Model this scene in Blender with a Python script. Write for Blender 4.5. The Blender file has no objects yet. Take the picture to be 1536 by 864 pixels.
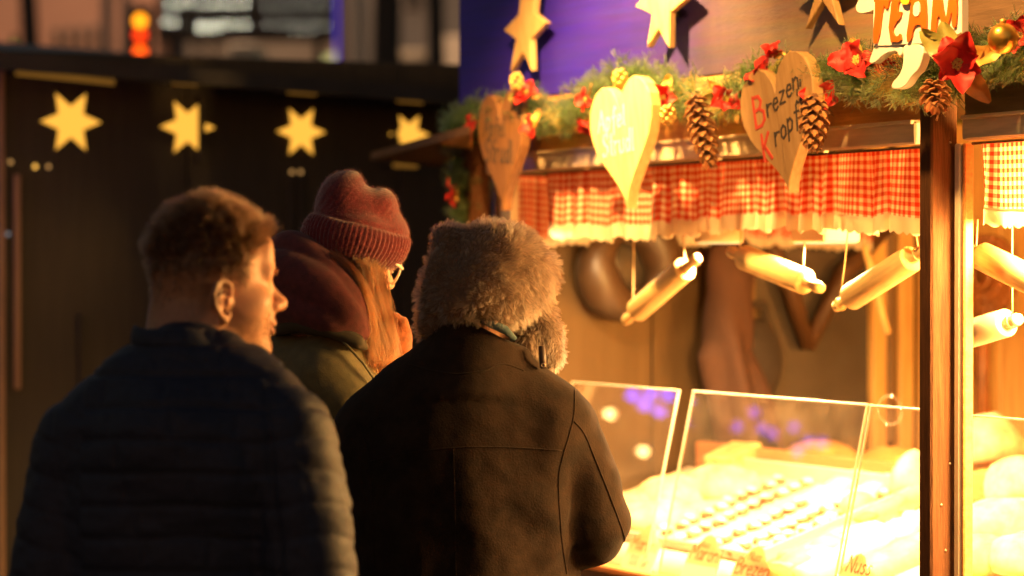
import bpy, math, random
import numpy as np
from mathutils import Vector, Matrix
from mathutils.bvhtree import BVHTree

rnd = random.Random(11)
rng = np.random.default_rng(11)
S = bpy.context.scene
C = S.collection
R = math.radians

# ------------------------------------------------------------------ camera
FPX = 3627.0            # focal length in photograph pixels (1536 wide): an 85 mm lens on a 36 mm sensor
CAMZ = 1.68
HOR = 405.0             # row of the horizon in the photograph
cam_d = bpy.data.cameras.new('camera')
cam = bpy.data.objects.new('camera', cam_d); C.objects.link(cam)
cam_d.sensor_width = 36.0
cam_d.lens = FPX / 1536.0 * 36.0
cam.location = (0, 0, CAMZ)
cam.rotation_euler = (R(90) - math.atan((432.0 - HOR) / FPX), 0, 0)
cam_d.clip_end = 2000
cam_d.dof.use_dof = True
cam_d.dof.focus_distance = 4.62
cam_d.dof.aperture_fstop = 2.2
S.camera = cam

# ------------------------------------------------------------------ sky, dusk light, exposure
w = bpy.data.worlds.new('World'); S.world = w; w.use_nodes = True
nt = w.node_tree
bg = nt.nodes['Background']
sky = nt.nodes.new('ShaderNodeTexSky'); sky.sky_type = 'NISHITA'
sky.sun_disc = False
SUN_EL, SUN_AZ = R(.5), R(200)
sky.sun_elevation = SUN_EL; sky.sun_rotation = SUN_AZ
sky.air_density = 1.2; sky.dust_density = 2.0
nt.links.new(sky.outputs[0], bg.inputs[0])
bg.inputs[1].default_value = 0.15
sd = bpy.data.lights.new('sun', 'SUN'); sd.energy = 0.012; sd.angle = R(10); sd.color = (1, .62, .45)
so = bpy.data.objects.new('sun', sd); C.objects.link(so)
so.rotation_euler = (R(89.5), 0, R(-20))
S.view_settings.view_transform = 'Standard'
S.view_settings.look = 'None'
S.view_settings.exposure = 0.8
S.view_settings.gamma = 1.0
S.render.engine = 'CYCLES'
S.cycles.use_denoising = True
S.cycles.sample_clamp_indirect = 6.0
S.cycles.max_bounces = 8
S.cycles.transparent_max_bounces = 16
S.cycles.caustics_reflective = False
S.cycles.caustics_refractive = False

# ------------------------------------------------------------------ object helpers
def tag(o, label=None, cat=None, group=None, kind=None):
    if label: o['label'] = label
    if cat: o['category'] = cat
    if group: o['group'] = group
    if kind: o['kind'] = kind
    return o

def empty(name, loc=(0, 0, 0), rz=0.0, label=None, cat=None, group=None, rot=None):
    o = bpy.data.objects.new(name, None); C.objects.link(o)
    o.empty_display_size = .05
    o.location = loc
    o.rotation_euler = rot if rot is not None else (0, 0, rz)
    return tag(o, label, cat, group)

def link(name, me, m=None, parent=None, smooth=None):
    o = bpy.data.objects.new(name, me); C.objects.link(o)
    if m is not None and not me.materials: me.materials.append(m)
    if parent is not None: o.parent = parent
    if smooth is not None:
        me.polygons.foreach_set('use_smooth', [smooth] * len(me.polygons))
    return o

def rawmesh(name, v, f, smooth=False):
    me = bpy.data.meshes.new(name)
    me.from_pydata([tuple(map(float, p)) for p in v] if not isinstance(v, np.ndarray) else v.tolist(), [],
                   f.tolist() if isinstance(f, np.ndarray) else f)
    me.polygons.foreach_set('use_smooth', [smooth] * len(me.polygons))
    me.update()
    return me

def copy_tree(o, parent=None):
    c = o.copy(); C.objects.link(c)
    if parent is not None: c.parent = parent
    for ch in list(o.children): copy_tree(ch, c)
    return c

class MB:
    """Collects shapes that become ONE mesh."""
    def __init__(s): s.v = []; s.f = []; s.sm = []; s.uv = None
    def add(s, v, f, sm=False, M=None):
        k = len(s.v)
        for p in v:
            p = Vector(p)
            s.v.append(tuple(M @ p) if M is not None else tuple(p))
        for q in f: s.f.append([i + k for i in q]); s.sm.append(sm)
        return s
    def box(s, c, d, M=None, rz=0.0, bev=0.0):
        x, y, z = d[0] / 2, d[1] / 2, d[2] / 2
        b = min(bev, x * .9, y * .9, z * .9)
        if b <= 0:
            v = [(-x, -y, -z), (x, -y, -z), (x, y, -z), (-x, y, -z), (-x, -y, z), (x, -y, z), (x, y, z), (-x, y, z)]
            f = [(0, 3, 2, 1), (4, 5, 6, 7), (0, 1, 5, 4), (1, 2, 6, 5), (2, 3, 7, 6), (3, 0, 4, 7)]
        else:
            bm = {}
            v = []
            for sx in (-1, 1):
                for sy in (-1, 1):
                    for sz in (-1, 1):
                        for ax in range(3):
                            p = [sx * x, sy * y, sz * z]
                            q = [sx * (x - b), sy * (y - b), sz * (z - b)]
                            q[ax] = p[ax]
                            bm[(sx, sy, sz, ax)] = len(v); v.append(tuple(q))
            f = []
            for ax in range(3):
                a1, a2 = (ax + 1) % 3, (ax + 2) % 3
                for sg in (-1, 1):
                    q = []
                    for (i, j) in ((-1, -1), (1, -1), (1, 1), (-1, 1)):
                        k = [0, 0, 0]; k[ax] = sg; k[a1] = i; k[a2] = j
                        q.append(bm[(k[0], k[1], k[2], ax)])
                    f.append(q if sg > 0 else q[::-1])
            for ax in range(3):       # edge chamfers along axis ax
                a1, a2 = (ax + 1) % 3, (ax + 2) % 3
                for i in (-1, 1):
                    for j in (-1, 1):
                        q = []
                        for sg, fa in ((-1, a1), (1, a1), (1, a2), (-1, a2)):
                            k = [0, 0, 0]; k[ax] = sg; k[a1] = i; k[a2] = j
                            q.append(bm[(k[0], k[1], k[2], fa)])
                        f.append(q if i * j < 0 else q[::-1])
            for sx in (-1, 1):
                for sy in (-1, 1):
                    for sz in (-1, 1):
                        q = [bm[(sx, sy, sz, a)] for a in range(3)]
                        f.append(q if sx * sy * sz > 0 else q[::-1])
        T = Matrix.Translation(Vector(c)) @ Matrix.Rotation(rz, 4, 'Z')
        if M is not None: T = M @ T
        return s.add(v, f, False, T)
    def tube(s, path, r, n=10, cap=True, M=None, sm=True):
        P = [Vector(p) for p in path]; m = len(P)
        rr = [r] * m if isinstance(r, (int, float)) else list(r)
        v = []; f = []
        t0 = (P[1] - P[0]).normalized()
        up = Vector((0, 0, 1)) if abs(t0.z) < .9 else Vector((1, 0, 0))
        a = t0.cross(up).normalized()
        for i in range(m):
            t = (P[min(i + 1, m - 1)] - P[max(i - 1, 0)]).normalized()
            a = (a - t * a.dot(t)).normalized(); b = t.cross(a)
            for k in range(n):
                th = 2 * math.pi * k / n
                v.append(P[i] + (a * math.cos(th) + b * math.sin(th)) * rr[i])
        for i in range(m - 1):
            for k in range(n):
                k2 = (k + 1) % n
                f.append((i * n + k, i * n + k2, (i + 1) * n + k2, (i + 1) * n + k))
        if cap:
            f.append(tuple(range(n))[::-1]); f.append(tuple((m - 1) * n + k for k in range(n)))
        return s.add(v, f, sm, M)
    def lathe(s, prof, n=20, M=None, sm=True):
        """prof: (r, z) pairs, revolved about local z"""
        v = []; f = []; m = len(prof)
        for r, z in prof:
            for k in range(n):
                th = 2 * math.pi * k / n
                v.append((r * math.cos(th), r * math.sin(th), z))
        for i in range(m - 1):
            for k in range(n):
                k2 = (k + 1) % n
                f.append((i * n + k, i * n + k2, (i + 1) * n + k2, (i + 1) * n + k))
        f.append(tuple(range(n))[::-1]); f.append(tuple((m - 1) * n + k for k in range(n)))
        return s.add(v, f, sm, M)
    def prism(s, out, y0, y1, ch=0.0, M=None):
        """outline in local x,z (counter-clockwise seen from -y), from y0 (front) to y1 (back), with chamfer ch on the front and back edges"""
        n = len(out)
        def inset(d):
            r = []
            for i in range(n):
                p0, p1, p2 = (Vector(out[(i + k) % n]) for k in (-1, 0, 1))
                e1 = (p1 - p0).normalized(); e2 = (p2 - p1).normalized()
                n1 = Vector((-e1.y, e1.x)); n2 = Vector((-e2.y, e2.x))
                b = n1 + n2
                if b.length < 1e-6: b = n1
                b.normalize()
                r.append(p1 + b * min(d / max(.35, b.dot(n1)), d * 2.2))
            return r
        rings = []
        if ch > 0:
            rings = [(inset(ch), y0), (out, y0 + ch), (out, y1 - ch), (inset(ch), y1)]
        else:
            rings = [(out, y0), (out, y1)]
        v = [(p[0], y, p[1]) for o_, y in rings for p in o_]
        f = [tuple(range(n))]
        for k in range(len(rings) - 1):
            for i in range(n):
                j = (i + 1) % n
                f.append((k * n + j, k * n + i, (k + 1) * n + i, (k + 1) * n + j))
        f.append(tuple((len(rings) - 1) * n + i for i in range(n))[::-1])
        return s.add(v, f, False, M)
    def build(s, name, m=None, parent=None):
        me = bpy.data.meshes.new(name)
        me.from_pydata(s.v, [], s.f)
        me.polygons.foreach_set('use_smooth', s.sm)
        me.update()
        return link(name, me, m, parent)

# ------------------------------------------------------------------ materials
def mat(name, col, rough=.6, metal=0.0, spec=.5, bump=0.0, bscale=60.0, var=0.0, vscale=8.0, stretch=(1, 1, 1), col2=None,
        emit=None, estr=0.0, sheen=0.0, sss=0.0, coat=0.0, space='Object', detail=6):
    m = bpy.data.materials.new(name); m.use_nodes = True
    t = m.node_tree; N = t.nodes; L = t.links
    p = N['Principled BSDF']
    p.inputs['Base Color'].default_value = (*col, 1)
    p.inputs['Roughness'].default_value = rough
    p.inputs['Metallic'].default_value = metal
    p.inputs['Specular IOR Level'].default_value = spec
    p.inputs['Sheen Weight'].default_value = sheen
    p.inputs['Coat Weight'].default_value = coat
    if sss:
        p.inputs['Subsurface Weight'].default_value = sss
        p.inputs['Subsurface Radius'].default_value = (.012, .004, .002)
        p.inputs['Subsurface Scale'].default_value = 1.0
    if emit:
        p.inputs['Emission Color'].default_value = (*emit, 1); p.inputs['Emission Strength'].default_value = estr
    if var or bump or col2:
        tc = N.new('ShaderNodeTexCoord'); mp = N.new('ShaderNodeMapping'); mp.inputs['Scale'].default_value = stretch
        L.new(tc.outputs[space], mp.inputs['Vector'])
    if var or col2:
        nz = N.new('ShaderNodeTexNoise'); nz.inputs['Scale'].default_value = vscale; nz.inputs['Detail'].default_value = detail
        nz.inputs['Roughness'].default_value = .62
        L.new(mp.outputs[0], nz.inputs['Vector'])
        rp = N.new('ShaderNodeValToRGB')
        c2 = col2 if col2 else tuple(c * (1 - var) for c in col)
        c1 = col if col2 else tuple(min(1, c * (1 + var)) for c in col)
        rp.color_ramp.elements[0].position = .34; rp.color_ramp.elements[0].color = (*c2, 1)
        rp.color_ramp.elements[1].position = .66; rp.color_ramp.elements[1].color = (*c1, 1)
        L.new(nz.outputs['Fac'], rp.inputs[0]); L.new(rp.outputs[0], p.inputs['Base Color'])
    if bump:
        nb = N.new('ShaderNodeTexNoise'); nb.inputs['Scale'].default_value = bscale; nb.inputs['Detail'].default_value = 5
        L.new(mp.outputs[0], nb.inputs['Vector'])
        bp = N.new('ShaderNodeBump'); bp.inputs['Strength'].default_value = bump; bp.inputs['Distance'].default_value = .004
        L.new(nb.outputs['Fac'], bp.inputs['Height']); L.new(bp.outputs[0], p.inputs['Normal'])
    return m

def emitter(name, col, s):
    m = bpy.data.materials.new(name); m.use_nodes = True
    N = m.node_tree.nodes; N.remove(N['Principled BSDF'])
    e = N.new('ShaderNodeEmission'); e.inputs[0].default_value = (*col, 1); e.inputs[1].default_value = s
    m.node_tree.links.new(e.outputs[0], N['Material Output'].inputs[0])
    return m

def glass(name, tint=(1, 1, 1), dust=.04, dust_col=(1, .9, .75), gl=1.0):
    """thin pane: clear with Fresnel reflection and a little dust on the surface"""
    m = bpy.data.materials.new(name); m.use_nodes = True
    t = m.node_tree; N = t.nodes; L = t.links
    N.remove(N['Principled BSDF'])
    tr = N.new('ShaderNodeBsdfTransparent'); tr.inputs[0].default_value = (*tint, 1)
    gs = N.new('ShaderNodeBsdfGlossy'); gs.inputs['Roughness'].default_value = .03; gs.inputs[0].default_value = (gl, gl, gl, 1)
    lw = N.new('ShaderNodeLayerWeight'); lw.inputs[0].default_value = .5
    pw = N.new('ShaderNodeMath'); pw.operation = 'POWER'; pw.inputs[1].default_value = 5; L.new(lw.outputs['Facing'], pw.inputs[0])
    fr = N.new('ShaderNodeMath'); fr.operation = 'MULTIPLY_ADD'; fr.inputs[1].default_value = .95; fr.inputs[2].default_value = .035; L.new(pw.outputs[0], fr.inputs[0])
    mx = N.new('ShaderNodeMixShader'); L.new(fr.outputs[0], mx.inputs[0]); L.new(tr.outputs[0], mx.inputs[1]); L.new(gs.outputs[0], mx.inputs[2])
    df = N.new('ShaderNodeBsdfDiffuse'); df.inputs[0].default_value = (*dust_col, 1)
    tl = N.new('ShaderNodeBsdfTranslucent'); tl.inputs[0].default_value = (*dust_col, 1)
    md = N.new('ShaderNodeMixShader'); md.inputs[0].default_value = .5; L.new(df.outputs[0], md.inputs[1]); L.new(tl.outputs[0], md.inputs[2])
    tc = N.new('ShaderNodeTexCoord'); nz = N.new('ShaderNodeTexNoise'); nz.inputs['Scale'].default_value = 14; nz.inputs['Detail'].default_value = 8
    L.new(tc.outputs['Object'], nz.inputs['Vector'])
    nz2 = N.new('ShaderNodeTexVoronoi'); nz2.inputs['Scale'].default_value = 110
    L.new(tc.outputs['Object'], nz2.inputs['Vector'])
    mr = N.new('ShaderNodeMapRange'); mr.inputs[1].default_value = .3; mr.inputs[2].default_value = .75; mr.inputs[3].default_value = dust * .4; mr.inputs[4].default_value = dust * 1.5
    L.new(nz.outputs['Fac'], mr.inputs[0])
    m2 = N.new('ShaderNodeMapRange'); m2.inputs[1].default_value = .05; m2.inputs[2].default_value = .16; m2.inputs[3].default_value = dust * 4; m2.inputs[4].default_value = 0
    L.new(nz2.outputs['Distance'], m2.inputs[0])
    gt = N.new('ShaderNodeMath'); gt.operation = 'MULTIPLY'; L.new(m2.outputs[0], gt.inputs[0])
    cr = N.new('ShaderNodeMath'); cr.operation = 'GREATER_THAN'; cr.inputs[1].default_value = .6; L.new(nz.outputs['Fac'], cr.inputs[0]); L.new(cr.outputs[0], gt.inputs[1])
    ad = N.new('ShaderNodeMath'); ad.operation = 'ADD'; L.new(mr.outputs[0], ad.inputs[0]); L.new(gt.outputs[0], ad.inputs[1])
    mf = N.new('ShaderNodeMixShader'); L.new(ad.outputs[0], mf.inputs[0]); L.new(mx.outputs[0], mf.inputs[1]); L.new(md.outputs[0], mf.inputs[2])
    L.new(mf.outputs[0], N['Material Output'].inputs[0])
    return m

def hairmat(name, col, rough=.35, mel_var=.0, by_strand=True):
    m = bpy.data.materials.new(name); m.use_nodes = True
    t = m.node_tree; N = t.nodes; L = t.links; N.remove(N['Principled BSDF'])
    h = N.new('ShaderNodeBsdfHairPrincipled'); h.parametrization = 'COLOR'
    h.inputs['Color'].default_value = (*col, 1)
    h.inputs['Roughness'].default_value = rough
    h.inputs['Radial Roughness'].default_value = .45
    if mel_var:
        hi = N.new('ShaderNodeHairInfo'); rp = N.new('ShaderNodeValToRGB')
        if by_strand:
            rv = N.new('ShaderNodeMath'); rv.operation = 'MULTIPLY_ADD'; rv.inputs[1].default_value = .5
            hv = N.new('ShaderNodeMath'); hv.operation = 'MULTIPLY'; hv.inputs[1].default_value = .5
            L.new(hi.outputs['Intercept'], hv.inputs[0]); L.new(hi.outputs['Random'], rv.inputs[0]); L.new(hv.outputs[0], rv.inputs[2])
        rp.color_ramp.elements[0].position = .15; rp.color_ramp.elements[0].color = (*[c * (1 - mel_var) for c in col], 1)
        rp.color_ramp.elements[1].position = .9; rp.color_ramp.elements[1].color = (*[min(.9, c * (1 + mel_var)) for c in col], 1)
        L.new(rv.outputs[0] if by_strand else hi.outputs['Intercept'], rp.inputs[0]); L.new(rp.outputs[0], h.inputs['Color'])
    L.new(h.outputs[0], N['Material Output'].inputs[0])
    return m

# ------------------------------------------------------------------ numpy noise, SDF shapes, surface nets
_lat = rng.random((32, 32, 32)).astype(np.float32)
def vnoise(p, sc=1.0):
    q = np.asarray(p, np.float32) * sc
    i = np.floor(q).astype(int); f = q - i; f = f * f * (3 - 2 * f)
    i &= 31; j = (i + 1) & 31
    x0, y0, z0 = i[..., 0], i[..., 1], i[..., 2]; x1, y1, z1 = j[..., 0], j[..., 1], j[..., 2]
    fx, fy, fz = f[..., 0], f[..., 1], f[..., 2]
    def lp(a, b, t): return a + (b - a) * t
    a = lp(lp(_lat[x0, y0, z0], _lat[x1, y0, z0], fx), lp(_lat[x0, y1, z0], _lat[x1, y1, z0], fx), fy)
    b = lp(lp(_lat[x0, y0, z1], _lat[x1, y0, z1], fx), lp(_lat[x0, y1, z1], _lat[x1, y1, z1], fx), fy)
    return lp(a, b, fz) * 2 - 1
def fbm(p, sc=1.0, o=3):
    s = 0; a = 1.0
    for k in range(o):
        s = s + a * vnoise(np.asarray(p) + 7.3 * k, sc); sc *= 2.03; a *= .5
    return s

class Field:
    def __init__(s, lo, hi, h):
        s.lo = np.array(lo, np.float32); s.h = h
        n = np.ceil((np.array(hi) - s.lo) / h).astype(int) + 1
        g = [s.lo[k] + h * np.arange(n[k], dtype=np.float32) for k in range(3)]
        s.X, s.Y, s.Z = np.meshgrid(*g, indexing='ij')
        s.f = np.full(s.X.shape, 1.0, np.float32)
    def ell(s, c, r, M=None):
        x, y, z = s.X - c[0], s.Y - c[1], s.Z - c[2]
        if M is not None:      # rows of M: local axes in world
            x, y, z = (M[0][0] * x + M[0][1] * y + M[0][2] * z, M[1][0] * x + M[1][1] * y + M[1][2] * z, M[2][0] * x + M[2][1] * y + M[2][2] * z)
        k0 = np.sqrt((x / r[0]) ** 2 + (y / r[1]) ** 2 + (z / r[2]) ** 2)
        k1 = np.sqrt((x / r[0] ** 2) ** 2 + (y / r[1] ** 2) ** 2 + (z / r[2] ** 2) ** 2) + 1e-9
        return k0 * (k0 - 1) / k1
    def cap(s, a, b, ra, rb=None):
        rb = ra if rb is None else rb
        a = np.array(a, np.float32); b = np.array(b, np.float32); d = b - a
        px, py, pz = s.X - a[0], s.Y - a[1], s.Z - a[2]
        t = np.clip((px * d[0] + py * d[1] + pz * d[2]) / (d @ d), 0, 1)
        return np.sqrt((px - t * d[0]) ** 2 + (py - t * d[1]) ** 2 + (pz - t * d[2]) ** 2) - (ra + (rb - ra) * t)
    def chain(s, pts, rs, k=.0):
        r = None
        for i in range(len(pts) - 1):
            c = s.cap(pts[i], pts[i + 1], rs[i], rs[i + 1])
            r = c if r is None else (np.minimum(r, c) if not k else smin(r, c, k))
        return r
    def add(s, g, k=.02): s.f = smin(s.f, g, k)
    def sub(s, g, k=.01): s.f = -smin(-s.f, g, k)
    def mesh(s, name, smooth=True):
        v, f = surface_nets(s.f, s.lo, s.h)
        return rawmesh(name, v, f, smooth)

def smin(a, b, k):
    if k <= 0: return np.minimum(a, b)
    h = np.clip(.5 + .5 * (b - a) / k, 0, 1)
    return b + (a - b) * h - k * h * (1 - h)

def surface_nets(f, lo, h):
    s = f < 0
    cs = [(i, j, k) for i in (0, 1) for j in (0, 1) for k in (0, 1)]
    n = np.array(f.shape) - 1
    cnt = np.zeros(n, np.int8)
    for i, j, k in cs: cnt += s[i:i + n[0], j:j + n[1], k:k + n[2]]
    act = np.nonzero((cnt > 0) & (cnt < 8))
    A = np.stack(act, 1)
    idx = np.full(n, -1, np.int64); idx[act] = np.arange(len(A))
    vals = {c: f[A[:, 0] + c[0], A[:, 1] + c[1], A[:, 2] + c[2]] for c in cs}
    acc = np.zeros((len(A), 3)); num = np.zeros(len(A))
    for c in cs:
        for ax in range(3):
            if c[ax] == 0:
                d = list(c); d[ax] = 1; d = tuple(d)
                a, b = vals[c], vals[d]
                m = (a < 0) != (b < 0)
                t = np.where(m, a / np.where(m, a - b, 1), 0)
                p = np.array(c, float)[None, :].repeat(len(A), 0); p[:, ax] += t
                acc += p * m[:, None]; num += m
    v = (A + acc / num[:, None]) * h + lo
    faces = []
    for ax in range(3):
        b1, b2 = (ax + 1) % 3, (ax + 2) % 3
        sl0 = [slice(None)] * 3; sl1 = [slice(None)] * 3
        sl0[ax] = slice(0, -1); sl1[ax] = slice(1, None)
        d = s[tuple(sl0)] != s[tuple(sl1)]
        e = np.stack(np.nonzero(d), 1)
        ok = (e[:, b1] > 0) & (e[:, b2] > 0) & (e[:, b1] < n[b1]) & (e[:, b2] < n[b2])
        e = e[ok]
        q = []
        for o1, o2 in ((-1, -1), (0, -1), (0, 0), (-1, 0)):
            c = e.copy(); c[:, b1] += o1; c[:, b2] += o2
            q.append(idx[c[:, 0], c[:, 1], c[:, 2]])
        q = np.stack(q, 1)
        ins = s[e[:, 0], e[:, 1], e[:, 2]]
        q[~ins] = q[~ins][:, ::-1]
        faces.append(q)
    return v, np.concatenate(faces)

def getco(me):
    a = np.empty(len(me.vertices) * 3, np.float32); me.vertices.foreach_get('co', a); return a.reshape(-1, 3)
def getno(me):
    a = np.empty(len(me.vertices) * 3, np.float32); me.vertex_normals.foreach_get('vector', a); return a.reshape(-1, 3)
def setco(me, a):
    me.vertices.foreach_set('co', np.ascontiguousarray(a, np.float32).ravel()); me.update()
def displace(me, amt):
    setco(me, getco(me) + getno(me) * amt[:, None])
def attr(me, name, vals):
    a = me.attributes.new(name, 'FLOAT', 'POINT'); a.data.foreach_set('value', np.ascontiguousarray(vals, np.float32))
def step(a, b, x):
    t = np.clip((x - a) / (b - a), 0, 1); return t * t * (3 - 2 * t)

def sample(me, n, keep=None):
    """random points and normals on a mesh; keep(points) gives a probability"""
    me.calc_loop_triangles()
    t = np.empty(len(me.loop_triangles) * 3, np.int32); me.loop_triangles.foreach_get('vertices', t); t = t.reshape(-1, 3)
    co, no = getco(me), getno(me)
    a, b, c = co[t[:, 0]], co[t[:, 1]], co[t[:, 2]]
    ar = np.linalg.norm(np.cross(b - a, c - a), axis=1)
    if keep is not None: ar = ar * keep((a + b + c) / 3)
    ti = rng.choice(len(t), n, p=ar / ar.sum())
    u, v = rng.random(n), rng.random(n); m = u + v > 1; u[m] = 1 - u[m]; v[m] = 1 - v[m]
    wgt = np.stack([1 - u - v, u, v], 1)[..., None]
    p = (co[t[ti]] * wgt).sum(1); nn = (no[t[ti]] * wgt).sum(1)
    return p, nn / (np.linalg.norm(nn, axis=1, keepdims=True) + 1e-9)

def strands(name, P, rad, m, parent=None, tip=.25):
    """P: n x k x 3 points of n strands -> one hair curves object"""
    n, k, _ = P.shape
    hc = bpy.data.hair_curves.new(name)
    hc.add_curves([k] * n)
    hc.points.foreach_set('position', np.ascontiguousarray(P, np.float32).ravel())
    rr = np.linspace(1, tip, k)[None, :] * (rad if np.ndim(rad) else np.full(n, rad))[:, None]
    hc.points.foreach_set('radius', np.ascontiguousarray(rr, np.float32).ravel())
    hc.materials.append(m)
    o = bpy.data.objects.new(name, hc); C.objects.link(o)
    if parent is not None: o.parent = parent
    return o

def grow(p, d, ln, k=5, wav=0.0, wsc=60.0, grav=0.0, clump=0.0):
    """strand points from roots p along dirs d, with noise bends and gravity"""
    n = len(p); out = np.zeros((n, k, 3)); cur = p.copy(); dd = d.copy()
    for i in range(k):
        out[:, i] = cur
        nz = np.stack([vnoise(cur + o_, wsc) for o_ in (0.0, 5.1, 11.7)], 1)
        dd = dd + nz * wav; dd[:, 2] -= grav
        dd /= np.linalg.norm(dd, axis=1, keepdims=True) + 1e-9
        cur = cur + dd * (ln / (k - 1))[:, None]
    if clump:
        cs = max(1, n // 14); guides = rng.choice(n, cs, replace=False)
        # clump to the nearest guide by coarse spatial hashing
        g = p[guides]; best = np.zeros(n, int)
        for a in range(0, n, 4000):
            d2 = ((p[a:a + 4000, None, :] - g[None]) ** 2).sum(2); best[a:a + 4000] = d2.argmin(1)
        tw = np.linspace(0, 1, k)[None, :, None] ** 1.3 * clump
        out = out * (1 - tw) + out[guides[best]] * tw
    return out

# pixel -> world
def ray(px, py): return Vector(((px - 768) / FPX, 1.0, (HOR - py) / FPX))
def at(px, py, Y): r = ray(px, py); return Vector((r.x * Y, Y, CAMZ + r.z * Y))

# handwriting: strokes in a unit box (x-height .6)
G = {
 'B': (.55, [[(0, 0), (0, 1)], [(0, 1), (.3, .97), (.42, .8), (.32, .58), (0, .52)], [(.3, .56), (.5, .42), (.5, .16), (.32, .01), (0, 0)]]),
 'K': (.55, [[(0, 0), (0, 1)], [(.48, .98), (.02, .45)], [(.12, .55), (.52, 0)]]),
 'A': (.6, [[(0, 0), (.28, 1), (.56, 0)], [(.1, .36), (.46, .36)]]),
 'S': (.5, [[(.45, .85), (.3, 1), (.1, .95), (.02, .75), (.15, .55), (.38, .42), (.45, .2), (.3, .02), (.1, .02), (0, .15)]]),
 'M': (.7, [[(0, 0), (.08, 1), (.32, .4), (.58, 1), (.66, 0)]]),
 'G': (.55, [[(.48, .85), (.3, 1), (.1, .85), (.02, .5), (.1, .12), (.3, 0), (.48, .15), (.5, .42), (.3, .42)]]),
 'N': (.6, [[(0, 0), (0, 1), (.5, 0), (.5, 1)]]),
 'T': (.6, [[(0, 1), (.55, 1)], [(.28, 1), (.28, 0)]]),
 'a': (.45, [[(.38, .55), (.15, .6), (.02, .3), (.12, .02), (.3, .1), (.38, .55), (.4, .1), (.45, 0)]]),
 'c': (.4, [[(.36, .5), (.2, .6), (.04, .4), (.04, .15), (.18, 0), (.36, .1)]]),
 'd': (.45, [[(.38, .45), (.15, .58), (.02, .3), (.12, .02), (.3, .1), (.38, .45), (.4, 1)], [(.4, 1), (.4, 0)]]),
 'e': (.42, [[(.02, .3), (.36, .34), (.3, .56), (.12, .56), (.02, .3), (.1, .04), (.26, 0), (.38, .12)]]),
 'f': (.35, [[(.34, .9), (.24, 1), (.16, .85), (.14, -.3)], [(0, .55), (.32, .55)]]),
 'i': (.2, [[(.08, .6), (.1, .05), (.18, 0)], [(.08, .8), (.1, .84)]]),
 'l': (.2, [[(.06, 1), (.08, .05), (.16, 0)]]),
 'm': (.65, [[(0, .6), (.04, 0)], [(.04, .4), (.18, .6), (.28, .5), (.3, 0)], [(.3, .4), (.44, .6), (.55, .5), (.58, 0)]]),
 'n': (.45, [[(0, .6), (.03, 0)], [(.03, .4), (.2, .6), (.34, .5), (.37, 0)]]),
 'o': (.42, [[(.2, .6), (.04, .45), (.04, .14), (.2, 0), (.36, .14), (.36, .45), (.2, .6)]]),
 'p': (.45, [[(.02, .6), (.05, -.4)], [(.04, .45), (.2, .6), (.36, .4), (.3, .08), (.14, 0), (.05, .12)]]),
 'r': (.35, [[(0, .6), (.03, 0)], [(.03, .38), (.14, .56), (.32, .54)]]),
 's': (.38, [[(.32, .52), (.18, .6), (.05, .46), (.3, .2), (.2, 0), (.02, .06)]]),
 't': (.32, [[(.14, .95), (.14, .08), (.28, 0)], [(0, .62), (.28, .62)]]),
 'u': (.45, [[(0, .6), (.03, .12), (.16, 0), (.34, .15)], [(.36, .6), (.38, 0)]]),
 'z': (.42, [[(.02, .58), (.36, .58), (.02, .02), (.38, .02)]]),
 "'": (.18, [[(.08, 1), (.04, .75)]]),
 ',': (.18, [[(.06, .06), (.02, -.2)]]),
 '0': (.45, [[(.2, 1), (.04, .75), (.04, .25), (.2, 0), (.38, .25), (.38, .75), (.2, 1)]]),
 '1': (.25, [[(0, .8), (.14, 1), (.14, 0)]]),
 ' ': (.3, []),
}
def lettering(mb, text, x, z, size, wdt, y, slant=0.0, rise=0.0, asp=1.0, dep=.0012):
    """flat brush strokes standing dep proud of the plane y (towards -y)"""
    for ch in text:
        adv, st = G[ch]
        for s_ in st:
            pts = [Vector((x + (p[0] * asp + slant * p[1]) * size, z + p[1] * size + (x + p[0] * size) * 0)) for p in s_]
            for i in range(len(pts) - 1):
                a, b = pts[i], pts[i + 1]
                e = (b - a)
                if e.length < 1e-6: continue
                e.normalize(); nn = Vector((-e.y, e.x)) * wdt * .5
                a2, b2 = a - e * wdt * .3, b + e * wdt * .3
                q = [a2 - nn, b2 - nn, b2 + nn, a2 + nn]
                mb.add([(p.x, y - dep - i * .00004, p.y) for p in q] + [(p.x, y + .001, p.y) for p in q],
                       [(0, 1, 2, 3), (0, 4, 5, 1), (1, 5, 6, 2), (2, 6, 7, 3), (3, 7, 4, 0)])
        x += (adv * asp + .1) * size
        z += rise * (adv + .1) * size
# ================================================================== the lit bakery stall (its own axes: +x along the front towards the viewer's right, +y inwards)
STA = R(-60.5)
SEX = Vector((math.cos(STA), math.sin(STA), 0)); SEY = Vector((-math.sin(STA), math.cos(STA), 0))
SO = Vector((.85, 4.8, 0))
KO = SO.dot(SEY)
def W(x, y, z): return SO + SEX * x + SEY * y + Vector((0, 0, z))
def loc_of(p): d = p - SO; return Vector((d.dot(SEX), d.dot(SEY), p.z))
def st(px, py, off=0.0):            # photograph pixel -> stall coordinates on the plane y = off
    r = ray(px, py); Y = (off + KO) / Vector((r.x, 1, 0)).dot(SEY)
    return loc_of(at(px, py, Y))
def sd_(px, py, xs):                # ... on the plane x = xs (the left side wall)
    r = ray(px, py); Y = (xs + SO.dot(SEX)) / Vector((r.x, 1, 0)).dot(SEX)
    return loc_of(at(px, py, Y))
ZC0, ZCS = .95, .29                 # sloping display
def gd(px, py, h=0.0):              # ... on the sloping display, h above it
    r = ray(px, py); k = Vector((r.x, 1, 0)).dot(SEY)
    Y = (CAMZ - ZC0 + ZCS * KO - h) / (ZCS * k - r.z)
    return loc_of(at(px, py, Y))
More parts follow.
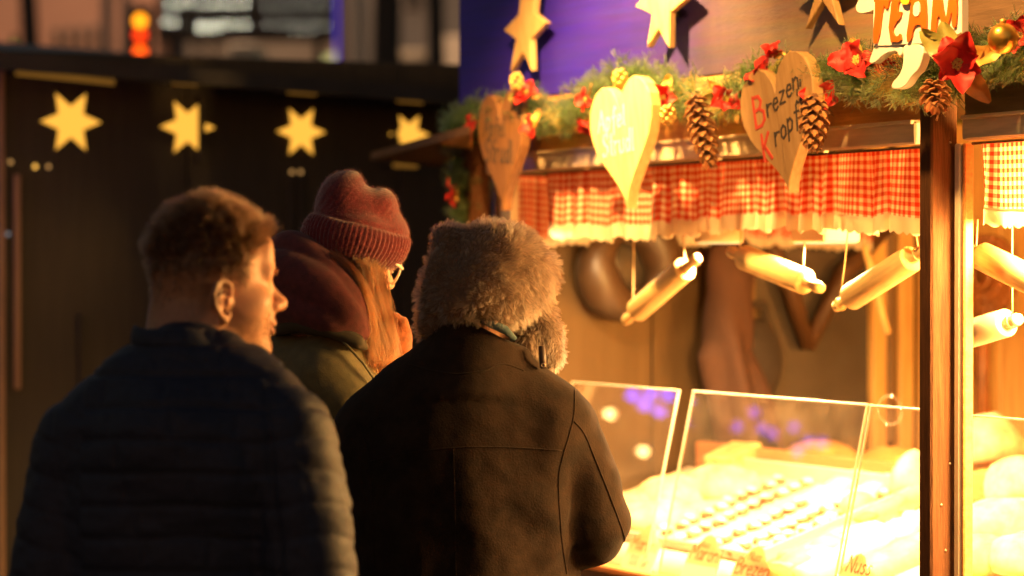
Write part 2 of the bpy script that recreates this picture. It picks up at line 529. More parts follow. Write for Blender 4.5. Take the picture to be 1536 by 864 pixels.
def zc(y): return ZC0 + ZCS * y
def put(o, loc): o.location = W(*loc); o.rotation_euler = (0, 0, STA); return o
def sthing(name, label, cat, loc=(0, 0, 0), group=None): return put(empty(name, label=label, cat=cat, group=group), loc)

WARM = (1.0, .53, .145)
m_board = mat('board_painted_light', (.5, .33, .16), .5, bump=.25, bscale=40, stretch=(1.5, 8, 8))  # blue and warm light washes on the board painted in as a colour ramp
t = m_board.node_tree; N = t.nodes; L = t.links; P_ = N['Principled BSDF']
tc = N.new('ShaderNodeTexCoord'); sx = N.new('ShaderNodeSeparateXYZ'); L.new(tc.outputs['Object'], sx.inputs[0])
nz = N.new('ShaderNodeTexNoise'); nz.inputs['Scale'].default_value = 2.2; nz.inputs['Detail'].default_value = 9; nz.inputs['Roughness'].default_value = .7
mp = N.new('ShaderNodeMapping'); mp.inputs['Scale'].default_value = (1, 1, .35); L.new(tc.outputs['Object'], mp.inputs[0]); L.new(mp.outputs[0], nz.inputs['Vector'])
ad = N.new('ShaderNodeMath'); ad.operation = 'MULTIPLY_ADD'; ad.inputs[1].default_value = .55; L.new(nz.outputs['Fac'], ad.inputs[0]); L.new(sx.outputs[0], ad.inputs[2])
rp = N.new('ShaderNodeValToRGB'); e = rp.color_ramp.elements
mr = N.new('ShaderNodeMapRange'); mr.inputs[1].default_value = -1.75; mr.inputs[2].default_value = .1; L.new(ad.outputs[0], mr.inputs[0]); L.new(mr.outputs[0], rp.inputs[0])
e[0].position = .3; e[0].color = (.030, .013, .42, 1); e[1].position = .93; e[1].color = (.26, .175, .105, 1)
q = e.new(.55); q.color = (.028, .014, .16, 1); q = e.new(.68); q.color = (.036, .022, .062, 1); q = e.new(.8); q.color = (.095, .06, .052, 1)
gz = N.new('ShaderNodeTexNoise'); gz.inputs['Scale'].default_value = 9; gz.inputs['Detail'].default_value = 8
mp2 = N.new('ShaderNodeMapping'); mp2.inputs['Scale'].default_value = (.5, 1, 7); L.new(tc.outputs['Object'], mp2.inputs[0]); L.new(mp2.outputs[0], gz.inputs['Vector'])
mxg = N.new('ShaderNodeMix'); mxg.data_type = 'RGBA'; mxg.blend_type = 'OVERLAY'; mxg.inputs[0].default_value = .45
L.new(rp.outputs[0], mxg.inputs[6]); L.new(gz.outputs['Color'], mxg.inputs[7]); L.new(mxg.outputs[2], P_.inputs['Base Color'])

def wood(name, c1, c2, stretch, rough=.5, sc=14, bump=.35, spec=.4):
    return mat(name, c1, rough, col2=c2, vscale=sc, stretch=stretch, bump=bump, bscale=sc * 3, spec=spec)
m_post = wood('post_wood', (.085, .035, .015), (.05, .02, .009), (6, 6, .5), .8, 20, .6, .1)
m_fascia = wood('fascia_wood', (.58, .27, .08), (.38, .16, .045), (.5, 6, 6), .45, 14)
m_dark_fascia = wood('dark_board', (.17, .10, .06), (.10, .06, .035), (.6, 5, 5), .55, 12)
m_rail = mat('rail_paint', (.62, .47, .33), .28, var=.15, vscale=20, stretch=(.5, 4, 4), spec=.6)
m_cream = mat('cream_frame', (.72, .6, .42), .35, var=.08, vscale=25)
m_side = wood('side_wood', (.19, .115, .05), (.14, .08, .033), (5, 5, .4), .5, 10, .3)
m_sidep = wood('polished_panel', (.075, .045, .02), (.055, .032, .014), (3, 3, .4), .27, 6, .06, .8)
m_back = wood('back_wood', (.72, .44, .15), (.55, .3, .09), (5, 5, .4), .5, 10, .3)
m_orange = wood('orange_wood', (.55, .2, .07), (.38, .12, .04), (.4, 5, 5), .4, 12)
m_counter = mat('counter_cloth', (.6, .5, .36), .8, var=.1)
m_heart = wood('heart_wood', (.42, .25, .11), (.32, .18, .07), (9, 9, 1.2), .55, 9, .25)
m_heart_shaded = wood('heart_wood_shaded', (.25, .115, .045), (.17, .075, .028), (9, 9, 1.2), .55, 9, .25)  # darker copy: weaker light on the far heart put into its wood tone
m_heart_lit = wood('heart_wood_lit', (.80, .60, .28), (.70, .48, .19), (9, 9, 1.2), .55, 9, .25)  # paler copy: floodlight glare on this heart put into its colour
m_star = wood('star_wood', (.64, .42, .2), (.5, .3, .12), (8, 8, 1.5), .55, 9, .2)
m_ink = mat('ink', (.05, .035, .03), .7)
m_redink = mat('red_ink', (.5, .05, .03), .7)
m_whiteink = mat('white_ink', (.85, .82, .75), .7)

stall = sthing('market_stall', 'brightly lit wooden bakery stall with gingham curtain, blue-lit signboard and glass counter', 'market stall')
def part(mb, name, m): return mb.build(name, m, stall)
XL, XR = -1.886, 1.05
# posts
part(MB().box((.034, -.033, 1.07), (.04, .066, 2.14), bev=.004), 'post', m_post)
part(MB().box((XL - .005, -.03, 1.06), (.09, .06, 2.12), bev=.004), 'corner_post', m_post)
part(MB().box((XR, -.03, 1.06), (.06, .06, 2.12), bev=.004), 'post', m_post)
nail = MB()
for z in (2.035, 1.99, 1.93, 1.3, 1.22, 1.13): nail.lathe([(.0028, 0), (.0022, .0015)], 8, M=Matrix.Translation((.0545, -.03 + .012 * math.sin(z * 50), z)) @ Matrix.Rotation(R(90), 4, 'Y'))
nl = part(nail, 'nail_heads', mat('nail_steel', (.35, .28, .2), .5, 1.0)); nl['kind'] = 'stuff'
# sign boards over the window
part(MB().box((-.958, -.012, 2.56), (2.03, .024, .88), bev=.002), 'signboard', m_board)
part(MB().box((.58, -.010, 2.56), (.98, .02, .88), bev=.002), 'fascia_board', m_dark_fascia)
part(MB().box((.077, -.018, 2.5), (.014, .03, .78)), 'joint_strip', m_post)
# fascia planks and painted header rail
for k, (z0, z1, m) in enumerate(((1.978, 2.037, m_fascia), (2.039, 2.118, m_fascia))):
    part(MB().box(((XL - .02) / 2, -.004 - .005 * k, (z0 + z1) / 2), (-XL - .06, .024, z1 - z0), bev=.003), 'plank', m)
    part(MB().box(((XR + .08) / 2, -.004 - .005 * k, (z0 + z1) / 2), (XR - .10, .024, z1 - z0), bev=.003), 'plank', m_dark_fascia)
part(MB().box(((XL - .02) / 2 + .02, -.012, 1.9545), (-XL - .11, .03, .045), bev=.004), 'header_rail', m_rail)
part(MB().box(((XL - .02) / 2 + .02, -.022, 1.976), (-XL - .12, .026, .008), bev=.002), 'drip_moulding', m_rail)
part(MB().box(((XR + .08) / 2, -.012, 1.9545), (XR - .11, .03, .045), bev=.004), 'header_rail', m_rail)
part(MB().box(((XR + .08) / 2, -.022, 1.976), (XR - .12, .026, .008), bev=.002), 'drip_moulding', m_rail)
part(MB().tube([(XL + .1, .006, 1.927), (-.03, .006, 1.927)], .003, 6).tube([(.09, .006, 1.927), (XR - .05, .006, 1.927)], .003, 6), 'curtain_rod', mat('rod', (.05, .04, .035), .4, .8))
# jambs
for x, wd, m in ((st(761, 300).x, .026, m_cream), (st(769.5, 300).x, .016, m_cream), (.068, .018, m_cream), (.083, .010, m_fascia)):
    part(MB().box((x, .0, 1.43), (wd, .03 if m is m_cream else .024, .995), bev=.003), 'window_jamb', m)
# walls, ceiling, counter
n = 3
for k in range(n):
    y0, y1 = .05 + 1.5 * k / n, .05 + 1.5 * (k + 1) / n
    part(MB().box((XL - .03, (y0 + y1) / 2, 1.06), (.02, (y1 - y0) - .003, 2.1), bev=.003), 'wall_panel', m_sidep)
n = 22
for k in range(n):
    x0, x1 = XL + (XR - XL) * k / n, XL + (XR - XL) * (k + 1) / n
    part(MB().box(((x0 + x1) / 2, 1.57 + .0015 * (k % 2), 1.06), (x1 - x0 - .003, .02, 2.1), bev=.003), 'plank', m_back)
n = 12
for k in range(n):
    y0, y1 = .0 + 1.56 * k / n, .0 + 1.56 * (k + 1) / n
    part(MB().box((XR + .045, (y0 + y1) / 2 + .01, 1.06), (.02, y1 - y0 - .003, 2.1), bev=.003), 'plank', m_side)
for k in range(20):
    x0, x1 = XL + (XR - XL - .1) * k / 20, XL + (XR - XL - .1) * (k + 1) / 20
    part(MB().box(((x0 + x1) / 2 + .05, .012, .47), (x1 - x0 - .003, .02, .94), bev=.003), 'plank', m_fascia)
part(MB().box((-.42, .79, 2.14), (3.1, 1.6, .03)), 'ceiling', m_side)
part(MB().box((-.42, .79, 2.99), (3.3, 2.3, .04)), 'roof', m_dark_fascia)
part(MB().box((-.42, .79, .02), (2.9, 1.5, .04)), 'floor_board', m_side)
M = Matrix.Translation((-.42, .32, zc(.32) - .012)) @ Matrix.Rotation(math.atan(ZCS), 4, 'X')
part(MB().box((0, 0, 0), (2.86, .66, .02), M=M, bev=.003), 'display_shelf', m_counter)
part(MB().box((-.42, .672, 1.145), (2.86, .03, .115), bev=.004), 'back_rail', m_orange)
part(MB().box((-.42, .83, 1.07), (2.86, .28, .03), bev=.004), 'work_top', m_orange)
part(MB().box((-.42, .012, .952), (2.84, .05, .02), bev=.004), 'counter_edge', m_orange)
for y in (1.32, 1.42, 1.5):
    part(MB().box((XL - .0, y, 1.5), (.035, .05, 1.25), bev=.004), 'wall_batten', m_back)

m_band = wood('reflection_band_wood', (.085, .04, .017), (.06, .028, .012), (5, 5, .4), .5, 10, .3)
# dark pane and brown bands added in place of reflections in the side glass
wa, wb = sd_(1126, 330, XL), sd_(1338, 640, XL)
part(MB().box((XL - .016, (wa.y + wb.y) / 2, 1.55), (.012, abs(wb.y - wa.y), .72), bev=.003), 'reflection_pane', mat('reflection_pane_dim', (.05, .041, .034), .22, var=.25, vscale=3, spec=.7))
for q0, q1, q2_ in (((1140, 335), (1185, 420), (1212, 520)), ((1336, 335), (1262, 400), (1212, 520))):
    pa, pb, pc = (sd_(*q_, XL + .02) for q_ in (q0, q1, q2_))
    part(MB().tube([pa, (pa + pc) * .5 * .35 + pb * .65, pc], [.02, .028, .022], 10), 'reflection_band', m_band)
for yy in (wa.y, wb.y): part(MB().box((XL - .008, yy, 1.55), (.03, .035, .76), bev=.006), 'reflection_pane_frame', m_side)
# side flap of the roof at the far end
fl = MB()
A, B, Cc, D = at(556, 240, 7.0), at(704, 201, 6.1), at(712, 252, 6.75), at(650, 250, 7.15)
up = Vector((0, 0, .022))
vs = [A, B, Cc, D]; vs = vs + [p + up for p in vs]
fl.add([p - A for p in vs], [(0, 3, 2, 1), (4, 5, 6, 7), (0, 1, 5, 4), (1, 2, 6, 5), (2, 3, 7, 6), (3, 0, 4, 7)])
o = fl.build('shutter_flap', wood('flap_wood', (.2, .1, .04), (.12, .06, .025), (3, 3, 3), .45, 9)); o.location = A
tag(o, 'raised wooden shutter flap jutting out beyond the left end of the bakery stall', 'shutter')
# ---- gingham
def gingham(name, per, dim=1.0):
    m = bpy.data.materials.new(name); m.use_nodes = True
    t = m.node_tree; N = t.nodes; L = t.links; P = N['Principled BSDF']
    uv = N.new('ShaderNodeUVMap'); sp = N.new('ShaderNodeSeparateXYZ'); L.new(uv.outputs[0], sp.inputs[0])
    outs = []
    for ax in (0, 1):
        a = N.new('ShaderNodeMath'); a.operation = 'DIVIDE'; a.inputs[1].default_value = per; L.new(sp.outputs[ax], a.inputs[0])
        b = N.new('ShaderNodeMath'); b.operation = 'FRACT'; L.new(a.outputs[0], b.inputs[0])
        c = N.new('ShaderNodeMath'); c.operation = 'LESS_THAN'; c.inputs[1].default_value = .5; L.new(b.outputs[0], c.inputs[0]); outs.append(c)
    s = N.new('ShaderNodeMath'); s.operation = 'ADD'; L.new(outs[0].outputs[0], s.inputs[0]); L.new(outs[1].outputs[0], s.inputs[1])
    h = N.new('ShaderNodeMath'); h.operation = 'MULTIPLY'; h.inputs[1].default_value = .5; L.new(s.outputs[0], h.inputs[0])
    rp = N.new('ShaderNodeValToRGB'); e = rp.color_ramp.elements
    e[0].color = (.8 * dim, .66 * dim, .5 * dim, 1); e[1].color = (.58 * dim, .045, .02, 1)
    q = e.new(.5); q.color = (.68 * dim, .24 * dim, .13 * dim, 1)
    L.new(h.outputs[0], rp.inputs[0])
    df = N.new('ShaderNodeBsdfDiffuse'); tl = N.new('ShaderNodeBsdfTranslucent'); mx = N.new('ShaderNodeMixShader'); mx.inputs[0].default_value = .38
    L.new(rp.outputs[0], df.inputs[0]); L.new(rp.outputs[0], tl.inputs[0]); L.new(df.outputs[0], mx.inputs[1]); L.new(tl.outputs[0], mx.inputs[2])
    N.remove(P); L.new(mx.outputs[0], N['Material Output'].inputs[0])
    return m
m_ging = gingham('gingham', .0168)
m_lace = mat('lace', (.82, .7, .5), .8)
t = m_lace.node_tree; tl = t.nodes.new('ShaderNodeBsdfTranslucent'); tl.inputs[0].default_value = (.85, .72, .5, 1)
mx = t.nodes.new('ShaderNodeMixShader'); mx.inputs[0].default_value = .4
t.links.new(t.nodes['Principled BSDF'].outputs[0], mx.inputs[1]); t.links.new(tl.outputs[0], mx.inputs[2]); t.links.new(mx.outputs[0], t.nodes['Material Output'].inputs[0])

def curtain(x0, x1, ztop, zbot, y, label, seed, amp=.011, fl=.0, axis='x', gather=1.3):
    rr = np.random.default_rng(seed)
    nx = int((x1 - x0) / .0035); nz_ = 14
    s = np.linspace(0, 1, nx); z = np.linspace(0, 1, nz_)
    Sg, Zg = np.meshgrid(s, z, indexing='ij')
    Lx = x1 - x0
    ph = np.cumsum(.8 + .5 * np.sin(np.linspace(0, 1, nx) * Lx * 31 + seed) + .35 * np.sin(np.linspace(0, 1, nx) * Lx * 13 + 2 * seed))
    ph = ph / ph[-1] * Lx / .062 * 2 * np.pi
    A_ = (.35 + .65 * Zg)
    yy = amp * A_ * np.sin(ph)[:, None] + .5 * amp * A_ * np.sin(ph * .43 + 1)[:, None] + .003 * np.sin(ph * 2.3)[:, None]
    sag = .006 * np.sin(ph * .5 + .7)[:, None] * Zg + .007 * np.sin(s * Lx * 5.2 + seed)[:, None] * Zg
    xs = x0 + Lx * Sg + fl * Zg * (.5 - Sg) + .004 * np.cos(ph)[:, None] * A_
    zs = ztop + (zbot - ztop) * Zg + sag
    yb = y + yy
    v = np.stack([xs, yb, zs] if axis == 'x' else [yb, xs, zs], -1).reshape(-1, 3)
    idx = np.arange(nx * nz_).reshape(nx, nz_)
    f = np.stack([idx[:-1, :-1], idx[:-1, 1:], idx[1:, 1:], idx[1:, :-1]], -1).reshape(-1, 4)
    root = sthing('gingham_curtain', label, 'curtain', (0, 0, 0), 'gingham curtains of the bakery stall')
    me = rawmesh('cloth', v, f, True)
    u = s * Lx * gather
    uvl = me.uv_layers.new(name='uv')
    li = np.empty(len(me.loops), np.int32); me.loops.foreach_get('vertex_index', li)
    U = np.stack([np.repeat(u, nz_), np.tile(z * (ztop - zbot), nx)], 1)
    uvl.data.foreach_set('uv', U[li].astype(np.float32).ravel())
    link('cloth', me, m_ging, root)
    # scalloped lace hem
    nl = 5; zl = np.linspace(0, 1, nl)
    hem = .030 + .007 * np.abs(np.sin(u * math.pi / .026))
    v = np.stack([np.repeat(xs[:, -1:], nl, 1), yb[:, -1:] + .0 * zl[None] - .0015 + .004 * np.sin(u * 90)[:, None] * zl[None], zs[:, -1:] + .006 - hem[:, None] * zl[None]], -1)
    if axis != 'x': v = v[..., [1, 0, 2]]
    idx = np.arange(nx * nl).reshape(nx, nl)
    f = np.stack([idx[:-1, :-1], idx[:-1, 1:], idx[1:, 1:], idx[1:, :-1]], -1).reshape(-1, 4)
    link('lace_hem', rawmesh('lace_hem', v.reshape(-1, 3), f, True), m_lace, root)
    return root
curtain(st(806, 300).x, .012, 1.926, 1.79, .022, 'long red gingham curtain with lace hem left of the brown post', 3, fl=-.0)
curtain(.09, XR - .04, 1.926, 1.79, .022, 'red gingham curtain with lace hem right of the brown post', 8)
curtain(.06, 1.25, 1.93, 1.775, XL + .05, 'dim gingham curtain inside on the side wall at the far end of the stall', 5, axis='y', gather=1.25)

# ---- lamps that light the display
m_lens = emitter('lamp_lens', (1, .62, .25), 1.0)
m_lampbody = mat('lamp_body', (.75, .6, .4), .5)
GOODS_W = 28.0
def lamp_light(name, par, z, r, energy, size=.07):
    ld = bpy.data.lights.new(name, 'AREA'); ld.shape = 'DISK'; ld.size = size; ld.energy = energy; ld.color = (1, .63, .27); ld.spread = R(165)
    lo = bpy.data.objects.new(name, ld); C.objects.link(lo); lo.parent = par; lo.location = (0, 0, z)
    lo.rotation_euler = r
    return lo
lamps = [('round', st(1078, 352, .13).x, .13, 1.744, 'round cream lamp with its base showing below the lace, between two rolling pins'),
         ('square', st(1238, 350, .13).x, .13, 1.741, 'square cream lamp showing below the lace above the second rolling pin'),
         ('round', st(880, 350, .13).x, .13, 1.81, 'round lamp hidden behind the curtain above the far rolling pin'),
         ('square', .75, .17, 1.785, 'square lamp behind the right-hand curtain near the end of the stall'),
         ('square', .36, .13, 1.81, 'square lamp close to the post behind the right-hand curtain')]
for kind, x, y, z, lab in lamps:
    L_ = sthing('hanging_lamp', lab, 'lamp', (x, y, z), 'lamps over the bakery display')
    if kind == 'round':
        MB().lathe([(.055, .0), (.058, .004), (.058, .06), (.05, .075), (.012, .085)], 28).build('housing', m_lampbody, L_)
        MB().lathe([(.050, -.002), (.050, .0005)], 28, sm=False).build('lens', m_lens, L_)
    else:
        MB().box((0, 0, .035), (.125, .1, .07), bev=.004).build('housing', m_lampbody, L_)
        MB().box((0, 0, -.0015), (.112, .088, .003)).build('lens', m_lens, L_)
    MB().tube([(0, 0, .07), (0, 0, 2.12 - z)], .006, 8).build('stem', m_lampbody, L_)
    lamp_light('lamp_light', L_, -.008, (0, 0, 0), GOODS_W * (.2 if z > 1.8 and x < -1 else 1.0))
    bulb = 135.0 if 0 < x < .8 else 0.0  # bulbs only in the unseen bay, added to light the faces
    if bulb:
        MB().lathe([(.012, 0), (.022, -.014), (.022, -.026), (.012, -.036), (.003, -.038)], 16).build('bulb', m_lens, L_)  # bulb added in the unseen bay to light the faces
        ld = bpy.data.lights.new('face_fill_light', 'POINT'); ld.energy = bulb; ld.color = WARM; ld.shadow_soft_size = .10
        lo = bpy.data.objects.new('face_fill_light', ld); C.objects.link(lo); lo.parent = L_; lo.location = (0, 0, -.05)

# ---- two floodlights over the signboard, above the picture
FLOOD_W = 80.0
m_flood = mat('flood_body', (.05, .05, .055), .4, .6)
for fx, fy, fz, tx, ty, tz, en, ang, lab in ((-.86, -.62, 2.66, -1.02, -.10, 2.12, 2.6, 92, 'black floodlight on a bracket above the blown-out wooden heart'),
                               (.34, -.66, 2.74, -.06, -.0, 2.16, 1.1, 105, 'black floodlight on a bracket above the lettered sign')):
    F_ = sthing('floodlight', lab, 'floodlight', (fx, fy, fz), 'floodlights over the bakery stall')
    d = (Vector((tx, ty, tz)) - Vector((fx, fy, fz))).normalized()
    qd = d.to_track_quat('-Z', 'Y')
    Mx = qd.to_matrix().to_4x4()
    MB().box((0, 0, .035), (.16, .11, .06), M=Mx, bev=.008).build('housing', m_flood, F_)
    MB().box((0, 0, .001), (.14, .09, .004), M=Mx).build('lens', m_lens, F_)
    MB().tube([(0, 0, .05), (0, .3, .18), (0, .55, .3 - (fz - 2.66))], .012, 8).build('bracket', m_flood, F_)
    ld = bpy.data.lights.new('flood_light', 'SPOT'); ld.energy = FLOOD_W * en; ld.color = WARM; ld.spot_size = R(ang); ld.spot_blend = .8; ld.shadow_soft_size = .03
    lo = bpy.data.objects.new('flood_light', ld); C.objects.link(lo); lo.parent = F_
    lo.rotation_euler = qd.to_euler(); lo.location = d * .012

# ---- hearts, stars, lettered sign
def heart_outline(wd, ht, n=40):
    pts = []
    for i in range(n):
        t_ = 2 * math.pi * i / n
        x = 16 * math.sin(t_) ** 3
        y = 13 * math.cos(t_) - 5 * math.cos(2 * t_) - 2 * math.cos(3 * t_) - math.cos(4 * t_)
        pts.append((x / 32 * wd, (y + 17) / 29 * ht - ht * .55))
    return pts[::-1]
def heart(cpx, cpy, off, wd, ht, roll, m, label, texts, yaw=0.0):
    p = st(cpx, cpy, off)
    H = sthing('wooden_heart', label, 'wooden heart', p, 'lettered wooden hearts on the bakery stall')
    H.rotation_euler = (R(-4), roll, STA + yaw)
    H.rotation_euler = (Matrix.Rotation(STA + yaw, 3, 'Z') @ Matrix.Rotation(roll, 3, 'Y')).to_euler()
    MB().prism(heart_outline(wd, ht), -.014, .014, .002).build('board', m, H)
    for mm in set(t_[-1] for t_ in texts):
        mb = MB()
        for tx, x, z, sz, wdt, sl, rise, asp, m_ in texts:
            if m_ is mm: lettering(mb, tx, x, z, sz, wdt, -.014, sl, rise, asp)
        mb.build('lettering', mm, H)
    MB().tube([(0, .012, ht * .2), (.0, .03 - off, ht * .2)], .006, 8).build('peg', m, H)
    return H
heart(1176, 180, -.13, .262, .285, R(-13), m_heart, 'tan wooden heart lettered Brezen and Kropfn hanging beside a pine cone',
      [('B', -.080, .004, .066, .007, 0, 0, 1, m_redink), ('rezen', -.036, .016, .044, .0045, .12, .3, 1.15, m_ink), (',', .088, .056, .05, .005, 0, 0, 1, m_ink),
       ('K', -.066, -.072, .058, .007, 0, 0, .9, m_redink), ('ropf', -.022, -.05, .046, .0045, .1, .34, 1.1, m_ink), ("'n", .073, .0, .042, .0045, 0, .2, .9, m_ink)])
heart(940, 208, -.17, .265, .292, R(-8), m_heart_lit, 'wooden heart with white lettering blazing in the floodlight over the gingham curtain',
      [('Apfel', -.095, .03, .048, .0045, .1, -.03, 1.0, m_whiteink), ('Strudl', -.082, -.03, .052, .0045, .1, -.05, .9, m_whiteink)])
heart(758, 218, -.10, .235, .30, R(-3), m_heart_shaded, 'shaded brown wooden heart with dark lettering at the far corner of the stall',
      [('Apfel', -.085, .03, .05, .0045, .1, -.1, .9, m_ink), ('Strudl', -.08, -.035, .058, .005, .1, -.12, .85, m_ink)])

def star_outline(wd, ht, np_=6, inner=.42, rot=0.0):
    pts = []
    for i in range(2 * np_):
        a = math.pi * i / np_ + rot; r_ = 1.0 if i % 2 == 0 else inner
        pts.append((r_ * math.cos(a) * wd / 2, r_ * math.sin(a) * ht / 2))
    return pts
def sign_star(cpx, cpy, off, pts_px, label, m=m_star, th=.018):
    """wooden star whose outline is given on the stall's plane"""
    c = st(cpx, cpy, off)
    o_ = [(st(x, y, off).x - c.x, st(x, y, off).z - c.z) for x, y in pts_px]
    if sum(a[0] * b[1] - a[1] * b[0] for a, b in zip(o_, o_[1:] + o_[:1])) < 0: o_ = o_[::-1]
    H = MB().prism(o_, -th, 0, .002).build('wooden_star', m)
    put(H, c); tag(H, label, 'wooden star', 'wooden stars on the blue signboard')
    sp = MB().tube([(0, -.005, .0), (0, .03 - off * .9, 0)], .008, 8).build('spacer', m_flood, H)
sign_star(795, 45, -.055, [(789, 0), (787, 22), (764, 46), (783, 60), (774, 108), (793, 78), (806, 106), (805, 60), (828, 35), (809, 20), (816, -36), (799, -8), (784, -40)],
          'cream six-pointed wooden star on the blue end of the signboard')
sign_star(998, 20, -.06, [(990, -20), (962, 10), (988, 22), (980, 72), (997, 44), (1013, 72), (1014, 20), (1040, -2), (1020, -20), (1022, -60), (1004, -38), (984, -66)],
          'blown-out wooden star on the signboard right above the blazing heart')
sign_star(1245, -8, -.05, [(1233, -30), (1205, -14), (1230, 2), (1218, 44), (1243, 2), (1268, 38), (1258, -2), (1284, -18), (1262, -34), (1264, -70), (1246, -48), (1228, -74)],
          'tan wooden star cut off by the top of the photo, on the pale board', m_heart)

# lettered sign: a white cut-out figure carrying four orange letters
TS = sthing('letter_sign', 'white cut-out sign with orange letters TEAM and little white feet on the garland', 'sign', st(1385, 60, -.165))
c0 = st(1385, 60, -.165)
def tpx(x, y): p = st(x, y, -.165); return (p.x - c0.x, p.z - c0.z)
m_white = mat('sign_white', (.8, .76, .68), .45)
m_letter = mat('sign_orange', (.50, .11, .005), .45)
m_edge = mat('sign_edge', (.45, .3, .15), .6)
def ccw(o_): return o_ if sum(a[0] * b[1] - a[1] * b[0] for a, b in zip(o_, o_[1:] + o_[:1])) > 0 else o_[::-1]
def smooth_closed(pts, it=2):
    for _ in range(it):
        q = []
        for i in range(len(pts)):
            a, b = pts[i], pts[(i + 1) % len(pts)]
            q += [(a[0] * .75 + b[0] * .25, a[1] * .75 + b[1] * .25), (a[0] * .25 + b[0] * .75, a[1] * .25 + b[1] * .75)]
        pts = q
    return pts
plate = [(1318, -60), (1316, 30), (1317, 70), (1336, 70), (1360, 68), (1404, 66), (1404, 62), (1425, 63), (1449, 50), (1449, -60)]
MB().prism(ccw([tpx(*p) for p in plate]), -.012, .006, .0015).build('plate', m_white, TS)
arm = smooth_closed([(1322, -8), (1300, -8), (1288, 8), (1290, 20), (1304, 22), (1320, 14), (1330, 18), (1330, -8)])
MB().prism(ccw([tpx(*p) for p in arm]), -.010, .008, .0015).build('arm', m_white, TS)
leg1 = smooth_closed([(1318, 66), (1310, 86), (1308, 96), (1318, 95), (1330, 82), (1350, 76), (1352, 84), (1358, 84), (1358, 66)])
MB().prism(ccw([tpx(*p) for p in leg1]), -.009, .009, .0015).build('leg', m_white, TS)
leg2 = smooth_closed([(1359, 64), (1362, 92), (1356, 112), (1344, 124), (1343, 134), (1356, 134), (1366, 128), (1374, 114), (1386, 104), (1394, 66)])
MB().prism(ccw([tpx(*p) for p in leg2]), -.011, .009, .0015).build('leg', m_white, TS)
LT = {'T': [(1320, 4), (1321, -22), (1345, -22), (1345, -2), (1340, 18), (1334, 6), (1327, 66), (1318, 66), (1323, 4)],
      'E': [(1350, -24), (1372, -24), (1374, -2), (1358, 0), (1355, 22), (1362, 17), (1360, 28), (1352, 36), (1348, 46), (1350, 54), (1356, 56), (1360, 50), (1362, 64), (1340, 64)],
      'A': [(1380, -26), (1394, -26), (1400, 20), (1398, 64), (1390, 63), (1392, 40), (1388, 37), (1380, 40), (1376, 63), (1368, 64), (1374, 22)],
      'M': [(1411, -26), (1420, -14), (1425, 24), (1429, 30), (1434, -18), (1445, -26), (1445, 40), (1437, 44), (1438, 12), (1430, 48), (1424, 47), (1417, 16), (1412, 63), (1404, 64)]}
mb = MB()
for k, o_ in LT.items():
    o2 = ccw([tpx(*p) for p in smooth_closed(o_, 1)])
    MB().prism(o2, -.0165, -.0125).build('letter', m_letter, TS)
hole = smooth_closed([(1381, 6), (1390, 2), (1391, 24), (1380, 26)], 1)
MB().prism(ccw([tpx(*p) for p in hole]), -.0185, -.0166).build('letter_counter', m_white, TS)
yp = smooth_closed([(1362, -10), (1378, -12), (1378, 4), (1372, 9), (1364, 6)])
MB().prism(ccw([tpx(*p) for p in yp]), -.022, -.0168).build('yellow_patch', mat('sign_yellow', (.8, .5, .03), .5), TS)
# ================================================================== garland, flowers, cones
m_needle = hairmat('fir_needle', (.034, .068, .018), .45, .5)
m_needle_gold = hairmat('gold_needle', (.5, .3, .06), .4, .3)
m_red = mat('red_velvet', (.46, .006, .004), .6, sheen=.08, var=.25, vscale=30, bump=.15, bscale=120)
m_gold = mat('gold_leaf', (.62, .33, .07), .42, metal=.35, var=.25, vscale=25)
m_greenleaf = mat('green_gold_leaf', (.25, .22, .05), .5, var=.3, vscale=25)
m_cone = mat('cone_scale', (.34, .15, .05), .55, var=.4, vscale=40)
m_conetip = mat('cone_core', (.12, .05, .02), .7)
m_seed = mat('flower_seed', (.6, .5, .12), .5)

